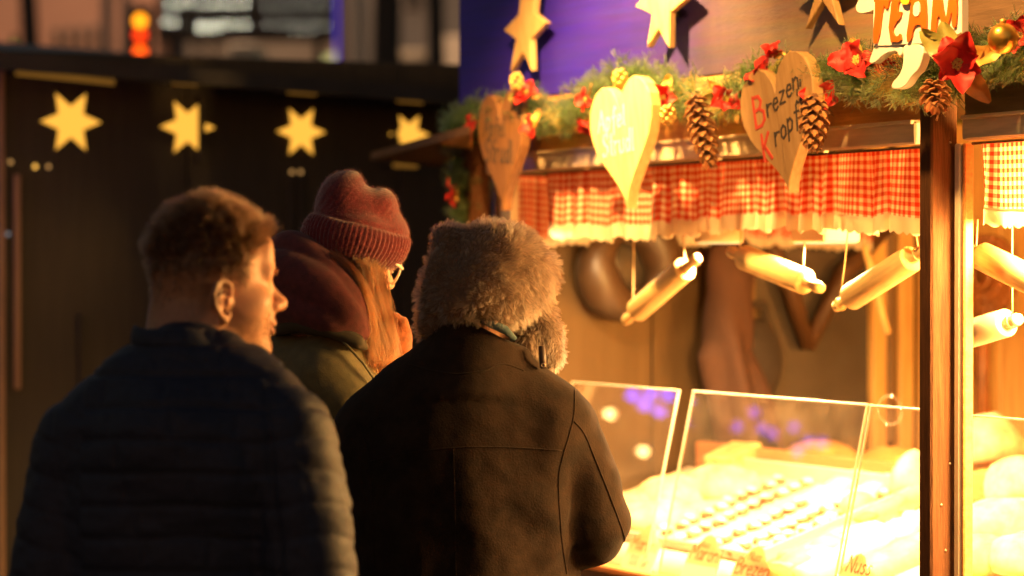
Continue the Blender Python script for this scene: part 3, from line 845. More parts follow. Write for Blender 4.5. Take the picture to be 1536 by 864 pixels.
def catmull(P, n):
    P = [Vector(p) for p in P]; P = [P[0] * 2 - P[1]] + P + [P[-1] * 2 - P[-2]]
    out = []
    seg = len(P) - 3
    for i in range(n):
        u = i / (n - 1) * seg; k = min(int(u), seg - 1); t = u - k
        a, b, c, d = P[k:k + 4]
        out.append(.5 * ((2 * b) + (c - a) * t + (2 * a - 5 * b + 4 * c - d) * t * t + (3 * b - a - 3 * c + d) * t ** 3))
    return out
def garland(px_pts, label, n_tw, rad, seed):
    pts = [st(x, y, off) for x, y, off in px_pts]
    base = W(*pts[0])
    root = empty('fir_garland', base, 0, label, 'garland', 'fir garlands along the stall front')
    path = [W(*p) - base for p in catmull(pts, 90)]
    MB().tube(path, .006, 6).build('wire', m_conetip, root)
    P = np.array([list(p) for p in path])
    T = np.gradient(P, axis=0); T /= np.linalg.norm(T, axis=1, keepdims=True)
    # twigs leaving the wire, needles along each twig
    u = rng.random(n_tw) * (len(P) - 1.001); i = u.astype(int); fr = (u - i)[:, None]
    tb = P[i] * (1 - fr) + P[i + 1] * fr
    d = rng.normal(size=(n_tw, 3)); tt = T[i]
    d -= (d * tt).sum(1, keepdims=True) * tt; d /= np.linalg.norm(d, axis=1, keepdims=True)
    out = np.array([-SEY.x, -SEY.y, .25])
    d = d + .55 * out + tt * rng.normal(0, .5, (n_tw, 1)); d /= np.linalg.norm(d, axis=1, keepdims=True)
    ln = rad * (.45 + .75 * rng.random(n_tw))
    tw = grow(tb, d, ln, 5, .25, 22, .07)
    strands('twigs', tw, .0013, m_needle, root, .6)
    nn = 26
    k = rng.random((n_tw, nn)) * 3.99; ki = k.astype(int); kf = (k - ki)[..., None]
    ar = np.arange(n_tw)[:, None]
    nb = tw[ar, ki] * (1 - kf) + tw[ar, ki + 1] * kf
    nd = tw[ar, ki + 1] - tw[ar, ki]; nd /= np.linalg.norm(nd, axis=2, keepdims=True) + 1e-9
    q = rng.normal(size=nd.shape); q -= (q * nd).sum(2, keepdims=True) * nd; q /= np.linalg.norm(q, axis=2, keepdims=True) + 1e-9
    nd = nd * .75 + q * .8; nd /= np.linalg.norm(nd, axis=2, keepdims=True)
    nb = nb.reshape(-1, 3); nd = nd.reshape(-1, 3)
    L_ = .014 + .012 * rng.random(len(nb))
    g = vnoise(nb, 9.0) > .52
    nd2 = grow(nb, nd, L_, 3, .06, 50, .02)
    strands('needles', nd2[~g], .0009, m_needle, root, .5)
    if g.sum() > 10: strands('gold_needles', nd2[g], .0010, m_needle_gold, root, .5)
    return root
garland([(690, 190, -.05), (740, 172, -.05), (785, 160, -.06), (830, 172, -.06), (870, 160, -.07), (915, 125, -.08), (960, 122, -.08), (1010, 135, -.07), (1060, 150, -.07),
         (1110, 140, -.08), (1160, 118, -.07), (1215, 125, -.07), (1265, 108, -.08), (1310, 112, -.09), (1360, 122, -.09), (1410, 118, -.09), (1460, 92, -.08), (1510, 78, -.08), (1560, 62, -.08)],
        'long fir garland studded with red flowers along the top of the stall window', 1350, .060, 1)
garland([(712, 165, -.06), (693, 205, -.05), (700, 250, -.04), (704, 290, -.04), (706, 335, -.04)], 'short fir garland hanging down the far corner of the stall', 230, .055, 2)

def petal_mesh(L=.05, Wd=.026, cup=.25, seed=0, name='petal'):
    r_ = np.random.default_rng(seed)
    nu, nv = 9, 5; v = []
    for i in range(nu):
        u = i / (nu - 1)
        wd = Wd * math.sin(math.pi * min(.97, .08 + u * .89) ** .9) ** .7
        for j in range(nv):
            s = (j / (nv - 1) - .5) * 2
            z = cup * L * (u - u * u * 1.25) + .12 * Wd * (s * s) - .06 * L * (abs(s) < .1) + .06 * Wd * math.sin(9 * u + seed)
            v.append((u * L, s * wd * .5, z + .0025 * math.sin(u * 13 + s * 4 + seed)))
    f = [(i * nv + j, i * nv + j + 1, (i + 1) * nv + j + 1, (i + 1) * nv + j) for i in range(nu - 1) for j in range(nv - 1)]
    return rawmesh(name, v, f, True)
PET = [petal_mesh(.05, .042, .3, s_) for s_ in range(3)]
for p in PET: p.materials.append(m_red)
LEAF = [petal_mesh(.052, .024, .15, 5 + s_, 'gold_leaf') for s_ in range(2)]
LEAF[0].materials.append(m_gold); LEAF[1].materials.append(m_greenleaf)
def seeds(n=16, r=.009):
    mb = MB()
    for i in range(n):
        a = i * 2.4; q = math.sqrt(i / n)
        mb.lathe([(.0006, -.003), (.0022, -.001), (.0024, .001), (.0004, .003)], 6, M=Matrix.Translation((q * r * math.cos(a), q * r * math.sin(a), .006 + .003 * (1 - q))))
    me = bpy.data.meshes.new('pistil'); me.from_pydata(mb.v, [], mb.f); me.materials.append(m_seed); return me
PIST = seeds()
def flower(px, py, off, face, spin, sc, label, npet=6, nleaf=2):
    """face: direction in stall axes the blossom looks to"""
    p = st(px, py, off)
    q = (SEX * face[0] + SEY * face[1] + Vector((0, 0, face[2]))).to_track_quat('Z', 'Y')
    F_ = empty('poinsettia', W(*p), 0, label, 'flower', 'red poinsettias in the garland')
    F_.rotation_euler = (q.to_matrix() @ Matrix.Rotation(spin, 3, 'Z')).to_euler(); F_.scale = (sc, sc, sc)
    for k in range(npet):
        o = link('petal', PET[k % 3], None, F_)
        o.rotation_euler = (rnd.uniform(-.35, .35), -.25 + rnd.uniform(-.45, .3) - .3 * (k % 2), 2 * math.pi * k / npet + rnd.uniform(-.2, .2))
        s_ = rnd.uniform(.75, 1.1) * (1.0 if k % 2 else .82); o.scale = (s_, s_, s_)
    for k in range(nleaf):
        o = link('gold_leaf', LEAF[k % 2], None, F_)
        o.rotation_euler = (rnd.uniform(-.4, .4), .1, rnd.uniform(0, 6.28)); o.location = (0, 0, -.006); s_ = rnd.uniform(.9, 1.3); o.scale = (s_,) * 3
    link('pistil', PIST, None, F_)
    return F_
FL = [(709, 192, -.12, (.1, -1, .1), .3, .85, 'poinsettia on the drape of garland left of the shaded brown heart'),
      (790, 140, -.11, (.5, -.7, .4), 1.2, .8, 'small poinsettia above the shaded brown heart under the cream star'),
      (797, 192, -.13, (.3, -1, .1), .6, .75, 'low poinsettia between the shaded brown heart and the wood fascia'),
      (881, 150, -.13, (-.2, -1, .1), 2.0, .8, 'upper poinsettia left of the blazing heart'),
      (882, 187, -.12, (.2, -.8, -.4), .2, .75, 'lower poinsettia at the left edge of the blazing heart'),
      (996, 148, -.13, (.5, -.9, .1), 1.0, .95, 'poinsettia right of the blazing heart above the long pine cone'),
      (1090, 147, -.12, (.6, -.8, .0), .4, .95, 'poinsettia in the garland midway between the two pine cones'),
      (1146, 113, -.12, (-.2, -.8, .5), .9, .95, 'poinsettia at the left lobe of the Brezen heart'),
      (1160, 84, -.10, (.2, -.5, .8), 2.2, .75, 'small poinsettia above the notch of the Brezen heart'),
      (1232, 148, -.11, (.8, -.6, .2), 1.8, .9, 'poinsettia behind the short pine cone at the right of the Brezen heart'),
      (1287, 92, -.13, (.4, -.9, .3), .1, 1.15, 'poinsettia left of the white arm of the lettered sign'),
      (1330, 100, -.10, (.6, -.8, -.1), .5, .8, 'poinsettia between the two white legs of the lettered sign'),
      (1434, 96, -.205, (.78, -.6, .12), .35, 1.42, 'largest poinsettia with a full yellow-green centre above the brown post'),
      (1470, 118, -.09, (.4, -.8, -.3), .8, .5, 'tiny poinsettia right below the largest one'),
      (1530, 55, -.10, (.6, -.8, .3), 1.5, .9, 'poinsettia behind the gold bauble at the right edge'),
      (683, 290, -.09, (-.5, -.7, .0), 2.5, .9, 'poinsettia seen edge on at the bottom of the hanging garland')]
for k, (x, y, off, fc, spn, sc, lab) in enumerate(FL):
    flower(x, y, off, fc, spn, sc, lab, 7 if k == 12 else 6, 4 if k == 12 else 2 if k % 2 else 3)
# gold bauble
p = st(1504, 58, -.17)
Bb = empty('bauble', W(*p), 0, 'matt gold bauble in the garland near the right edge', 'bauble')
MB().lathe([(.028 * math.sin(a), -.028 * math.cos(a)) for a in np.linspace(.02, math.pi - .02, 18)], 24).build('ball', mat('bauble_gold', (.7, .4, .07), .3, .9), Bb)
MB().lathe([(.006, .026), (.006, .034), (.002, .036)], 12).build('cap', m_gold, Bb)

def scale_mesh():
    nu, nv = 6, 5; v = []
    for i in range(nu):
        u = i / (nu - 1)
        for j in range(nv):
            s = (j / (nv - 1) - .5) * 2
            wd = .016 * (math.sin(math.pi * (.12 + .8 * u)) ** .8)
            v.append((u * .021, s * wd * .5, .006 * u * u - .0035 * s * s * u))
    n = len(v); v += [(a, b * .9, c - .0016) for a, b, c in v]
    f = [(i * nv + j, (i + 1) * nv + j, (i + 1) * nv + j + 1, i * nv + j + 1) for i in range(nu - 1) for j in range(nv - 1)]
    f = [q[::-1] for q in f] + [tuple(n + a for a in q) for q in f]
    rim = [j for j in range(nv)] + [i * nv + nv - 1 for i in range(1, nu)] + [(nu - 1) * nv + j for j in range(nv - 2, -1, -1)] + [i * nv for i in range(nu - 2, 0, -1)]
    for a, b in zip(rim, rim[1:] + rim[:1]): f.append((a, b, n + b, n + a))
    me = rawmesh('scale', v, f, True); me.materials.append(m_cone); return me
SCALE = scale_mesh()
def cone(a, b, label, rad=.026, nsc=64, slim=1.0):
    A_, B_ = W(*a), W(*b); d = B_ - A_; L_ = d.length
    K = empty('pine_cone', A_, 0, label, 'pine cone', 'pine cones hanging from the garland')
    K.rotation_euler = d.to_track_quat('Z', 'Y').to_euler()
    MB().lathe([(.004, 0), (rad * .5, L_ * .12), (rad * .5, L_ * .5), (rad * .3, L_ * .85), (.002, L_)], 12).build('core', m_conetip, K)
    for i in range(nsc):
        u = i / (nsc - 1); an = i * 2.39996
        r_ = rad * .38 * (math.sin(math.pi * (.12 + .82 * u ** .9)) ** .7)
        o = link('scale', SCALE, None, K)
        o.location = (r_ * math.cos(an), r_ * math.sin(an), L_ * (.04 + .9 * u))
        s_ = (rad / .026) * (.55 + .65 * math.sin(math.pi * (.2 + .7 * u)))
        o.rotation_euler = (rnd.uniform(-.1, .1), .25 + .5 * (1 - u) - 1.0, an); o.scale = (s_ * 1.05, s_ * 1.15, s_)
    return K
cone(st(1040, 140, -.16), st(1067, 252, -.16), 'long slim pine cone hanging left of the Brezen heart')
cone(st(1222, 140, -.16), st(1219, 224, -.16), 'short pine cone hanging on the right lobe of the Brezen heart', .026, 50)
cone(st(1400, 124, -.15), st(1404, 160, -.17), 'small gilded pine cone below the white foot of the lettered sign', .026, 30)
# gold berry clusters
bm_ = MB(); bm_.lathe([(.0055 * math.sin(a), -.0055 * math.cos(a)) for a in np.linspace(.05, math.pi - .05, 8)], 10)
BER = bpy.data.meshes.new('berry'); BER.from_pydata(bm_.v, [], bm_.f); BER.materials.append(mat('gold_berry', (.65, .42, .12), .35, .4)); BER.polygons.foreach_set('use_smooth', [True] * len(BER.polygons))
for x, y, lab in ((930, 118, 'cluster of gold berries at the upper left of the blazing heart'), (1002, 172, 'cluster of gold berries at the lower right lobe of the blazing heart'), (775, 122, 'cluster of dull berries at the top of the shaded brown heart')):
    K = empty('berry_cluster', W(*st(x, y, -.15)), 0, lab, 'berries', 'gold berry clusters in the garland')
    for i in range(20):
        o = link('berry', BER, None, K); a = i * 2.4; zz = 1 - 2 * (i + .5) / 20; q = math.sqrt(1 - zz * zz)
        o.location = (.015 * q * math.cos(a), .012 * q * math.sin(a), .02 * zz)

# ---- rolling pins on strings
m_pin = mat('pin_wood', (.72, .48, .20), .62, spec=.3, var=.22, vscale=9, stretch=(8, 8, .8), bump=.15)
m_pin2 = mat('pin_pale', (.72, .58, .38), .45, var=.1)
m_string = mat('string', (.6, .42, .2), .8)
PIN = MB().lathe([(.004, -.145), (.011, -.143), (.0135, -.132), (.0115, -.115), (.0125, -.098), (.0145, -.0965), (.0265, -.096), (.0285, -.093), (.029, 0), (.0285, .093), (.0265, .096), (.0145, .0965), (.0125, .098), (.0115, .115), (.0135, .132), (.011, .143), (.004, .145)], 28)
def pin(a, b, label, str_px, m=m_pin, sc=None):
    A_, B_ = W(*a), W(*b); mid = (A_ + B_) / 2; d = B_ - A_
    K = empty('rolling_pin', mid, 0, label, 'rolling pin', 'wooden rolling pins hung in the stall window')
    K.rotation_euler = d.to_track_quat('Z', 'Y').to_euler()
    me = bpy.data.meshes.new('roller'); k = d.length / .29; rk = sc or 1
    me.from_pydata([(x * rk, y * rk, z * k) for x, y, z in PIN.v], [], PIN.f); me.polygons.foreach_set('use_smooth', [True] * len(me.polygons))
    link('roller', me, m, K)
    inv = K.matrix_basis.inverted() if False else (Matrix.Translation(mid) @ d.to_track_quat('Z', 'Y').to_matrix().to_4x4()).inverted()
    for t_, px, py in str_px:
        p = A_.lerp(B_, t_); top = W(*st(px, py, .09))
        pts = [inv @ (p + Vector((0, 0, .010))), inv @ (p.lerp(top, .5)), inv @ top]
        MB().tube(pts, .0017, 6).build('string', m_string, K)
        loop = [inv @ (p + d.normalized().cross(Vector((0, 0, 1))).normalized() * .0145 * math.cos(q) + d.normalized().cross(d.normalized().cross(Vector((0, 0, 1)))).normalized() * .0145 * math.sin(q)) for q in np.linspace(0, 2 * math.pi, 13)]
        MB().tube(loop, .0017, 6).build('string_loop', m_string, K)
    return K
pin(st(937, 482, .07), st(1047, 386, .07), 'rolling pin tilted up to the right, hanging farthest along the window', [(.12, 951, 335), (.84, 1023, 335)])
pin(st(1094, 377, .07), st(1233, 433, .07), 'rolling pin tilted down to the right, hanging in the middle of the window', [(.12, 1112, 335), (.80, 1208, 340)])
pin(st(1253, 461, .05), st(1392, 372, .05), 'rolling pin tilted up to the right with its end behind the brown post', [(.06, 1272, 345), (.9, 1372, 330)])
pin(st(1452, 374, .06), st(1578, 436, .06), 'rolling pin tilted down behind the window right of the brown post', [(.1, 1466, 330), (.9, 1566, 330)])
pin(st(1418, 512, .12), st(1530, 478, .12), 'pale floury rolling pin low in the window right of the brown post', [(.1, 1430, 330), (.9, 1518, 330)], m_pin2)

# ---- inside: shapes added in place of reflections in the side glass, and a rosette
m_reflection_rim = mat('reflection_rim', (.05, .026, .012), .45, var=.25, vscale=5)
c = sd_(940, 400, XL + .02); ry_ = abs(sd_(1000, 400, XL + .02).y - sd_(880, 400, XL + .02).y) / 2; rz_ = abs(sd_(940, 330, XL).z - sd_(940, 470, XL).z) / 2
K = sthing('reflection_oval', 'dark oval with broad brown rim standing in for a reflection behind the farthest rolling pin', 'reflection', c)  # dark oval added where the side glass shows a reflection
MB().tube([(.015, ry_ * .82 * math.cos(q), rz_ * .82 * math.sin(q)) for q in np.linspace(0, 2 * math.pi, 49)], [.05 + .012 * math.sin(2 * q + .6) for q in np.linspace(0, 2 * math.pi, 49)], 12, cap=False).build('frame', m_reflection_rim, K)
MB().lathe([(.001, .004), (ry_ * .8, .004), (ry_ * .8, -.004), (.001, -.004)], 32, M=Matrix.Scale(rz_ / ry_, 4, (0, 0, 1)) @ Matrix.Rotation(R(90), 4, 'Y')).build('glass', mat('reflection_dark', (.05, .04, .03), .2, spec=.6), K)  # dark centre of the oval standing in for a reflection
F = Field((-.06, -.22, -.52), (.12, .22, .16), .008)
F.f = F.ell((.02, 0, .06), (.05, .075, .085)); F.add(F.chain([(.02, .0, .0), (.03, -.03, -.2), (.03, .05, -.46)], [.06, .075, .10]), .04); F.f = np.maximum(F.f, np.maximum(-.045 - F.X, -.48 - F.Z))
me = F.mesh('reflected_figure'); co = getco(me); displace(me, (.014 * np.sin(co[:, 1] * 70 + 3 * co[:, 2] * 4) * step(.05, -.3, co[:, 2])).astype(np.float32))
o = link('reflected_figure', me, mat('figure_cloth', (.06, .024, .012), .85, var=.2)); put(o, sd_(1090, 425, XL + .05)); tag(o, 'reddish brown cloth shape standing in for a reflected person between the first two rolling pins', 'reflected_figure')  # cloth shape added in place of a person reflected in the glass
F = Field((-.08, -.16, -.2), (.1, .16, .16), .008)
F.f = F.ell((.0, 0, -.04), (.05, .09, .12)); F.add(F.chain([(0, -.05, .04), (0, -.03, .12), (0, .03, .12), (0, .05, .04)], [.012] * 4), .01)
o = link('reflected_body', F.mesh('reflected_body'), mat('body_cloth', (.03, .02, .014), .85, var=.3)); put(o, sd_(1132, 520, XL + .06)); tag(o, 'dark cloth shape standing in for a reflection right of the reddish brown one', 'reflected_body')  # dark shape added as the lower part of that reflection
a, b = sd_(1297, 368, XL + .45), sd_(1331, 500, XL + .45)
o = MB().tube([Vector((0, 0, 0)), b - a], [.009, .011], 12).tube([Vector((0, 0, 0)), Vector((-.0, 0, .35))], .0015, 5).build('reflected_stick', m_pin); put(o, a)  # stick added in place of a rolling pin's reflection
tag(o, 'thin pale stick standing in for a reflected rolling pin left of the brown post', 'stick')
p = st(1488, 412, 1.52)
Ro = sthing('rosette', 'round carved wooden rosette with ringed petals on the back wall right of the post', 'ornament', p)
m_ros = mat('rosette_wood', (.3, .11, .03), .5, var=.3)
for k, (r_, z) in enumerate(((.115, 0), (.08, -.012), (.045, -.024))):
    nn = (22, 16, 10)[k]
    for i in range(nn):
        a = 2 * math.pi * i / nn
        MB().box((0, 0, 0), (.028, .014, r_ * .42), M=Matrix.Translation((r_ * .8 * math.cos(a), z - .02, r_ * .8 * math.sin(a))) @ Matrix.Rotation(-a + math.pi / 2, 4, 'Y'), bev=.005).build('petal', m_ros, Ro)
MB().lathe([(.115, 0), (.1, .012), (.01, .02)], 24, M=Matrix.Rotation(R(90), 4, 'X')).build('disc', m_ros, Ro)
MB().tube([(-.02, -.01, -.1), (-.03, -.01, -.3), (-.015, -.01, -.6)], .02, 10).build('stem', m_ros, Ro)

# ---- sneeze guard
m_glass = glass('acrylic', (.97, .95, .93), .035, (1, .8, .55))
m_edge_g = mat('acrylic_edge_lit', (.5, .42, .3), .25, spec=.6)  # paler tint stands for light caught in the pane edges
def pane(px0, py0, px1, py1, label, tilt=.10):
    a, b = st(px0, py0, .115), st(px1, py1, .115)
    x0, x1 = a.x, b.x; zt = (a.z + b.z) / 2; y0 = .115; zb = .962
    h = math.hypot(zt - zb, tilt); ang = math.atan2(tilt, zt - zb)
    root = sthing('glass_pane', label, 'glass guard', (x0, y0, zt), 'tilted glass panes over the bakery display')
    M = Matrix.Rotation(-ang, 4, 'X')      # local -z runs down and outwards
    Wd = x1 - x0
    MB().box((Wd / 2, 0, -h / 2), (Wd - .012, .005, h - .006), M=M).build('sheet', m_glass, root)
    for c, d in (((Wd / 2, 0, -.001), (Wd, .0056, .0042)), ((.003, 0, -h / 2), (.0040, .0056, h)), ((Wd - .003, 0, -h / 2), (.0040, .0056, h))):
        MB().box(c, d, M=M, bev=.001).build('polished_edge', m_edge_g, root)
pane(858, 574, 1020, 584, 'farthest tilted glass pane, beside the man in the fur hat')
pane(1040, 586, 1303, 607, 'wide middle tilted glass pane over the rows of chestnuts')
pane(1306, 607, 1440, 619, 'tilted glass pane running behind the brown post')
pane(1447, 620, 1600, 636, 'tilted glass pane over the heaped loaves at the right edge')
a = st(1335, 615, .10)
o = MB().tube([(.040 * math.cos(q), -.0, .030 * math.sin(q)) for q in np.linspace(0, 2 * math.pi, 33)], .003, 8, cap=False).build('clear_ring', m_glass); put(o, a)
tag(o, 'clear plastic ring standing on the edge of the glass near the post', 'ring')

# ---- goods on the display
def blob(rx, ry, rz, seed, amp=.1, sc=22, flat=.35, n=20):
    v = []; m_ = n // 2
    for i in range(m_ + 1):
        a = math.pi * i / m_
        for k in range(n):
            th = 2 * math.pi * k / n
            v.append((math.sin(a) * math.cos(th), math.sin(a) * math.sin(th), math.cos(a)))
    v = np.array(v); v[:, 2] = np.where(v[:, 2] < -flat, -flat, v[:, 2])
    v = v * np.array([rx, ry, rz]); v *= (1 + amp * fbm(v + seed * 3.1, sc, 2))[:, None]
    v[:, 2] += flat * rz
    f = [(i * n + k, (i + 1) * n + k, (i + 1) * n + (k + 1) % n, i * n + (k + 1) % n) for i in range(m_) for k in range(n)]
    return rawmesh('bun', v, f, True)
m_flour = mat('floured_crust', (.62, .44, .24), .75, var=.4, vscale=18, bump=.4, bscale=60)
m_crust = mat('crust', (.5, .24, .06), .5, var=.35, vscale=14, bump=.4, bscale=50)
m_pale = mat('pale_pastry', (.66, .44, .16), .6, var=.35, vscale=20, bump=.3)
m_sugar = mat('icing', (.76, .66, .5), .5, var=.2, bump=.3)
m_nut = mat('chestnut', (.20, .085, .03), .5, var=.4, vscale=30)
m_cake = mat('nut_cake', (.38, .17, .06), .7, var=.4, vscale=70, bump=.5, bscale=120)
m_tray = mat('tray', (.62, .45, .38), .35)
m_tagp = mat('tag_card', (.95, .86, .7), .6, var=.04)
_t = m_tagp.node_tree; _l = _t.nodes.new('ShaderNodeBsdfTranslucent'); _l.inputs[0].default_value = (.95, .8, .58, 1)
_m = _t.nodes.new('ShaderNodeMixShader'); _m.inputs[0].default_value = .72
_t.links.new(_t.nodes['Principled BSDF'].outputs[0], _m.inputs[1]); _t.links.new(_l.outputs[0], _m.inputs[2]); _t.links.new(_m.outputs[0], _t.nodes['Material Output'].inputs[0])
def good(name, me_or_mb, m, loc, label, cat, group=None, rz=0.0):
    if isinstance(me_or_mb, MB): o = me_or_mb.build(name, m)
    else: o = link(name, me_or_mb, m)
    put(o, loc); o.rotation_euler = (math.atan(ZCS) * math.cos(rz), -math.atan(ZCS) * math.sin(rz) * 0, STA + rz)
    return tag(o, label, cat, group)
def on(px, py, h=.0): p = gd(px, py, h); p.z = zc(p.y) + .001; return p
LO = [(1088, 742, .115, .07, .06, m_flour, 'big floured loaf at the back corner of the clear tray'), (1012, 757, .10, .075, .06, m_flour, 'floured loaf left of the big one'),
      (985, 790, .12, .07, .05, m_flour, 'floured loaf seen through the gap between two glass panes'), (950, 775, .08, .06, .05, m_flour, 'floured loaf beside the elbow of the brown coat'),
      (1372, 742, .07, .06, .075, m_flour, 'round white loaf half hidden by the brown post'), (1290, 775, .05, .045, .045, m_pale, 'round pale doughnut behind the nut cakes'),
      (1490, 690, .10, .08, .085, m_flour, 'topmost white loaf at the right edge'), (1530, 745, .1, .08, .07, m_flour, 'white loaf cut by the right edge of the photo'), (1478, 735, .055, .05, .035, m_crust, 'yellow-brown roll next to the window jamb'),
      (1500, 800, .10, .08, .06, m_flour, 'white loaf in the middle of the right-hand heap'), (1478, 850, .08, .07, .05, m_pale, 'pale bun at the bottom right next to the jamb'), (1535, 850, .08, .07, .05, m_flour, 'floured bun in the bottom right corner')]
for k, (x, y, a_, b_, c_, m, lab) in enumerate(LO):
    good('bread_loaf', blob(a_, b_, c_, k + 1), m, on(x, y), lab, 'loaf', 'loaves on the bakery display', .4 + .3 * k)
for k, (x, y, lab, m) in enumerate(((1235, 700, 'long smooth brown loaf shape for a reflected arm, left of the thin glass edge', m_crust), (1345, 690, 'long smooth brown loaf shape for a reflected arm, by the post', m_crust))):
    p = st(x, y, .85); p.z = 1.087
    o = link('reflected_arm', blob(.26, .1, .10, 20 + k, .05), m); put(o, p); o.rotation_euler = (0, 0, STA - .3); tag(o, lab, 'loaf', 'loaf shapes standing in for a reflected arm')  # loaf shapes added in place of an arm reflected in the glass
# trays
def tray(px0, py0, px1, py1, y0, y1, label, rim=.045):
    a, b = gd(px0, py0), gd(px1, py1)
    x0, x1 = a.x, b.x; xm, ym = (x0 + x1) / 2, (y0 + y1) / 2
    root = sthing('display_tray', label, 'tray', (xm, ym, zc(ym) + .002), 'trays on the bakery display')
    root.rotation_euler = (math.atan(ZCS), 0, STA)
    h = math.hypot(y1 - y0, zc(y1) - zc(y0)); w_ = x1 - x0
    MB().box((0, 0, .003), (w_, h, .005)).build('base', m_tray, root)
    for c, d in (((0, h / 2, rim / 2), (w_ + .012, .008, rim)), ((0, -h / 2, rim / 4), (w_ + .012, .008, rim / 2)), ((-w_ / 2, 0, rim / 3), (.008, h - .01, rim * .66)), ((w_ / 2, 0, rim / 3), (.008, h - .01, rim * .66))):
        MB().box(c, d, bev=.002).build('rim', m_tray, root)
tray(1115, 707, 1385, 745, .16, .62, 'pinkish clear-rimmed tray holding rows of chestnuts', .05)
tray(1455, 800, 1560, 800, .05, .62, 'tray under the heaped loaves right of the post', .03)
bx = MB().box((0, 0, .035), (.10, .13, .07), bev=.003)
good('paper_box', bx, m_pale, on(1105, 712), 'pale folded carton standing behind the big floured loaf', 'box', rz=.3)
# rows of chestnut sweets: a strip of white icing with brown nuts on it
NUT = blob(.020, .017, .015, 3, .08, 40, .3, 10); NUT.name = 'nut'; NUT.materials.append(m_nut)
CAP = blob(.0185, .016, .011, 5, .1, 40, .1, 10); CAP.name = 'icing'; CAP.materials.append(m_sugar)
rows = [((1002, 806), 14), ((1018, 820), 14), ((1050, 836), 14), ((1100, 838), 13), ((1130, 842), 12), ((1185, 800), 8), ((1215, 806), 8)]
for k, ((x, y), n_) in enumerate(rows):
    p0 = on(x, y)
    for i in range(n_):
        y_ = p0.y + .041 * i
        if y_ > .6: break
        x_ = p0.x - .10 * (y_ - p0.y) + .004 * rnd.uniform(-1, 1)
        e_ = sthing('chestnut_sweet', 'small iced chestnut sweet in the ' + ('leftmost', 'second', 'third', 'fourth', 'fifth', 'sixth', 'rightmost')[k] + ' row of sweets on the clear tray', 'sweet', (x_, y_, zc(y_) + .006), 'chestnut sweets in rows on the display')
        link('nut', NUT, None, e_); o = link('icing', CAP, None, e_); o.location = (.005, .009, .013)
        e_.rotation_euler = (rnd.uniform(-.2, .2), rnd.uniform(-.2, .2), rnd.uniform(0, 6))
# flat iced slices and strudels
def slab(L_, Wd, H, seed, m):
    mb = MB(); n_ = 14; v = []; 
    for i in range(n_ + 1):
        u = i / n_
        wd = Wd * (.5 + .04 * math.sin(9 * u + seed)) * (1 if 0 < i < n_ else .9)
        for yy, zz in ((-wd, 0), (-wd * 1.02, H * .55), (-wd * .8, H * (1 + .08 * math.sin(u * 17 + seed))), (0, H * (1.12 + .10 * math.sin(u * 19 + seed) + .05 * math.sin(u * 47))), (wd * .8, H), (wd * 1.02, H * .5), (wd, 0)):
            v.append((yy, (u - .5) * L_, zz))
    f = [(i * 7 + j, i * 7 + j + 1, (i + 1) * 7 + j + 1, (i + 1) * 7 + j) for i in range(n_) for j in range(6)]
    f += [tuple(range(7))[::-1], tuple(n_ * 7 + j for j in range(7))]
    return rawmesh('slab', v, [q[::-1] for q in f], True)
SL = [(1215, 858, .26, .10, .045, m_pale, 'long iced strudel in front of the chestnut rows'), (1250, 845, .3, .14, .04, m_sugar, 'broad white iced cake at the front of the display'),
      (1350, 850, .24, .12, .04, m_pale, 'pale strudel beside the foot of the brown post'), (1255, 742, .20, .07, .03, m_sugar, 'white iced slice at the back of the chestnut tray'),
      (1345, 765, .22, .05, .03, m_pale, 'yellow pastry stick behind the nut cakes'), (1310, 745, .18, .06, .03, m_sugar, 'white meringue slice at the back near the thin glass edge'), (1360, 800, .14, .09, .03, m_sugar, 'white slice beside the nut cakes'), (1235, 828, .22, .075, .03, m_pale, 'yellow-edged strudel in the middle of the display')]
for k, (x, y, L_, Wd, H, m, lab) in enumerate(SL):
    good('strudel', slab(L_, Wd, H, k, m), m, on(x, y), lab, 'pastry', 'strudels and slices on the bakery display', .15 - .05 * (k % 3))
for k, (x, y, lab) in enumerate(((1303, 795, 'left one of two square brown nut cakes'), (1338, 797, 'right one of two square brown nut cakes'), (1370, 782, 'square brown nut cake against the post'))):
    good('nut_cake', MB().box((0, 0, .02), (.05, .05, .035), bev=.006), m_cake, on(x, y), lab, 'cake', 'square nut cakes on the display', .2 * k)
# price tags
def price_tag(px, py, w_, h_, lines, label, off=.03, roll=0.0):
    p = st(px, py, off)
    T_ = sthing('price_tag', label, 'price tag', p, 'price tags in front of the pastries')
    o_ = [(-w_ * .5, -h_ * .6), (w_ * .5, -h_ * .6), (w_ * .47, h_ * .12), (w_ * .30, h_ * .22), (w_ * .14, h_ * .42), (0, h_ * .46), (-w_ * .14, h_ * .42), (-w_ * .30, h_ * .22), (-w_ * .47, h_ * .12)]
    T_.rotation_euler = (R(-24), roll, STA)
    MB().prism(o_, -.002, .002).build('card', m_tagp, T_)
    mb = MB()
    for tx, x, z, s_ in lines: lettering(mb, tx, x * w_, z * h_, s_ * h_, .075 * s_ * h_, -.002, .1, 0, 1.1, .0005)
    mb.build('lettering', mat('brown_ink', (.25, .09, .04), .7), T_)
price_tag(966, 822, .135, .125, [('Maroni', -.40, -.06, .27), ('100 Gr', -.30, -.38, .22)], 'price tag lettered Maroni 100 Gr beside the brown coat sleeve')
price_tag(1056, 838, .135, .125, [('Maroni', -.42, -.05, .30), ('Nuss', -.2, .2, .13)], 'price tag lettered Maroni in large letters, second from the brown coat')
price_tag(1127, 856, .135, .125, [('Nuss', -.16, .18, .16), ('Brezen', -.42, -.1, .30)], 'price tag with two lines of writing, third from the brown coat')
price_tag(1280, 868, .10, .12, [('Nuss', -.3, .1, .3)], 'rounded price tag cut by the bottom of the photo left of the post')
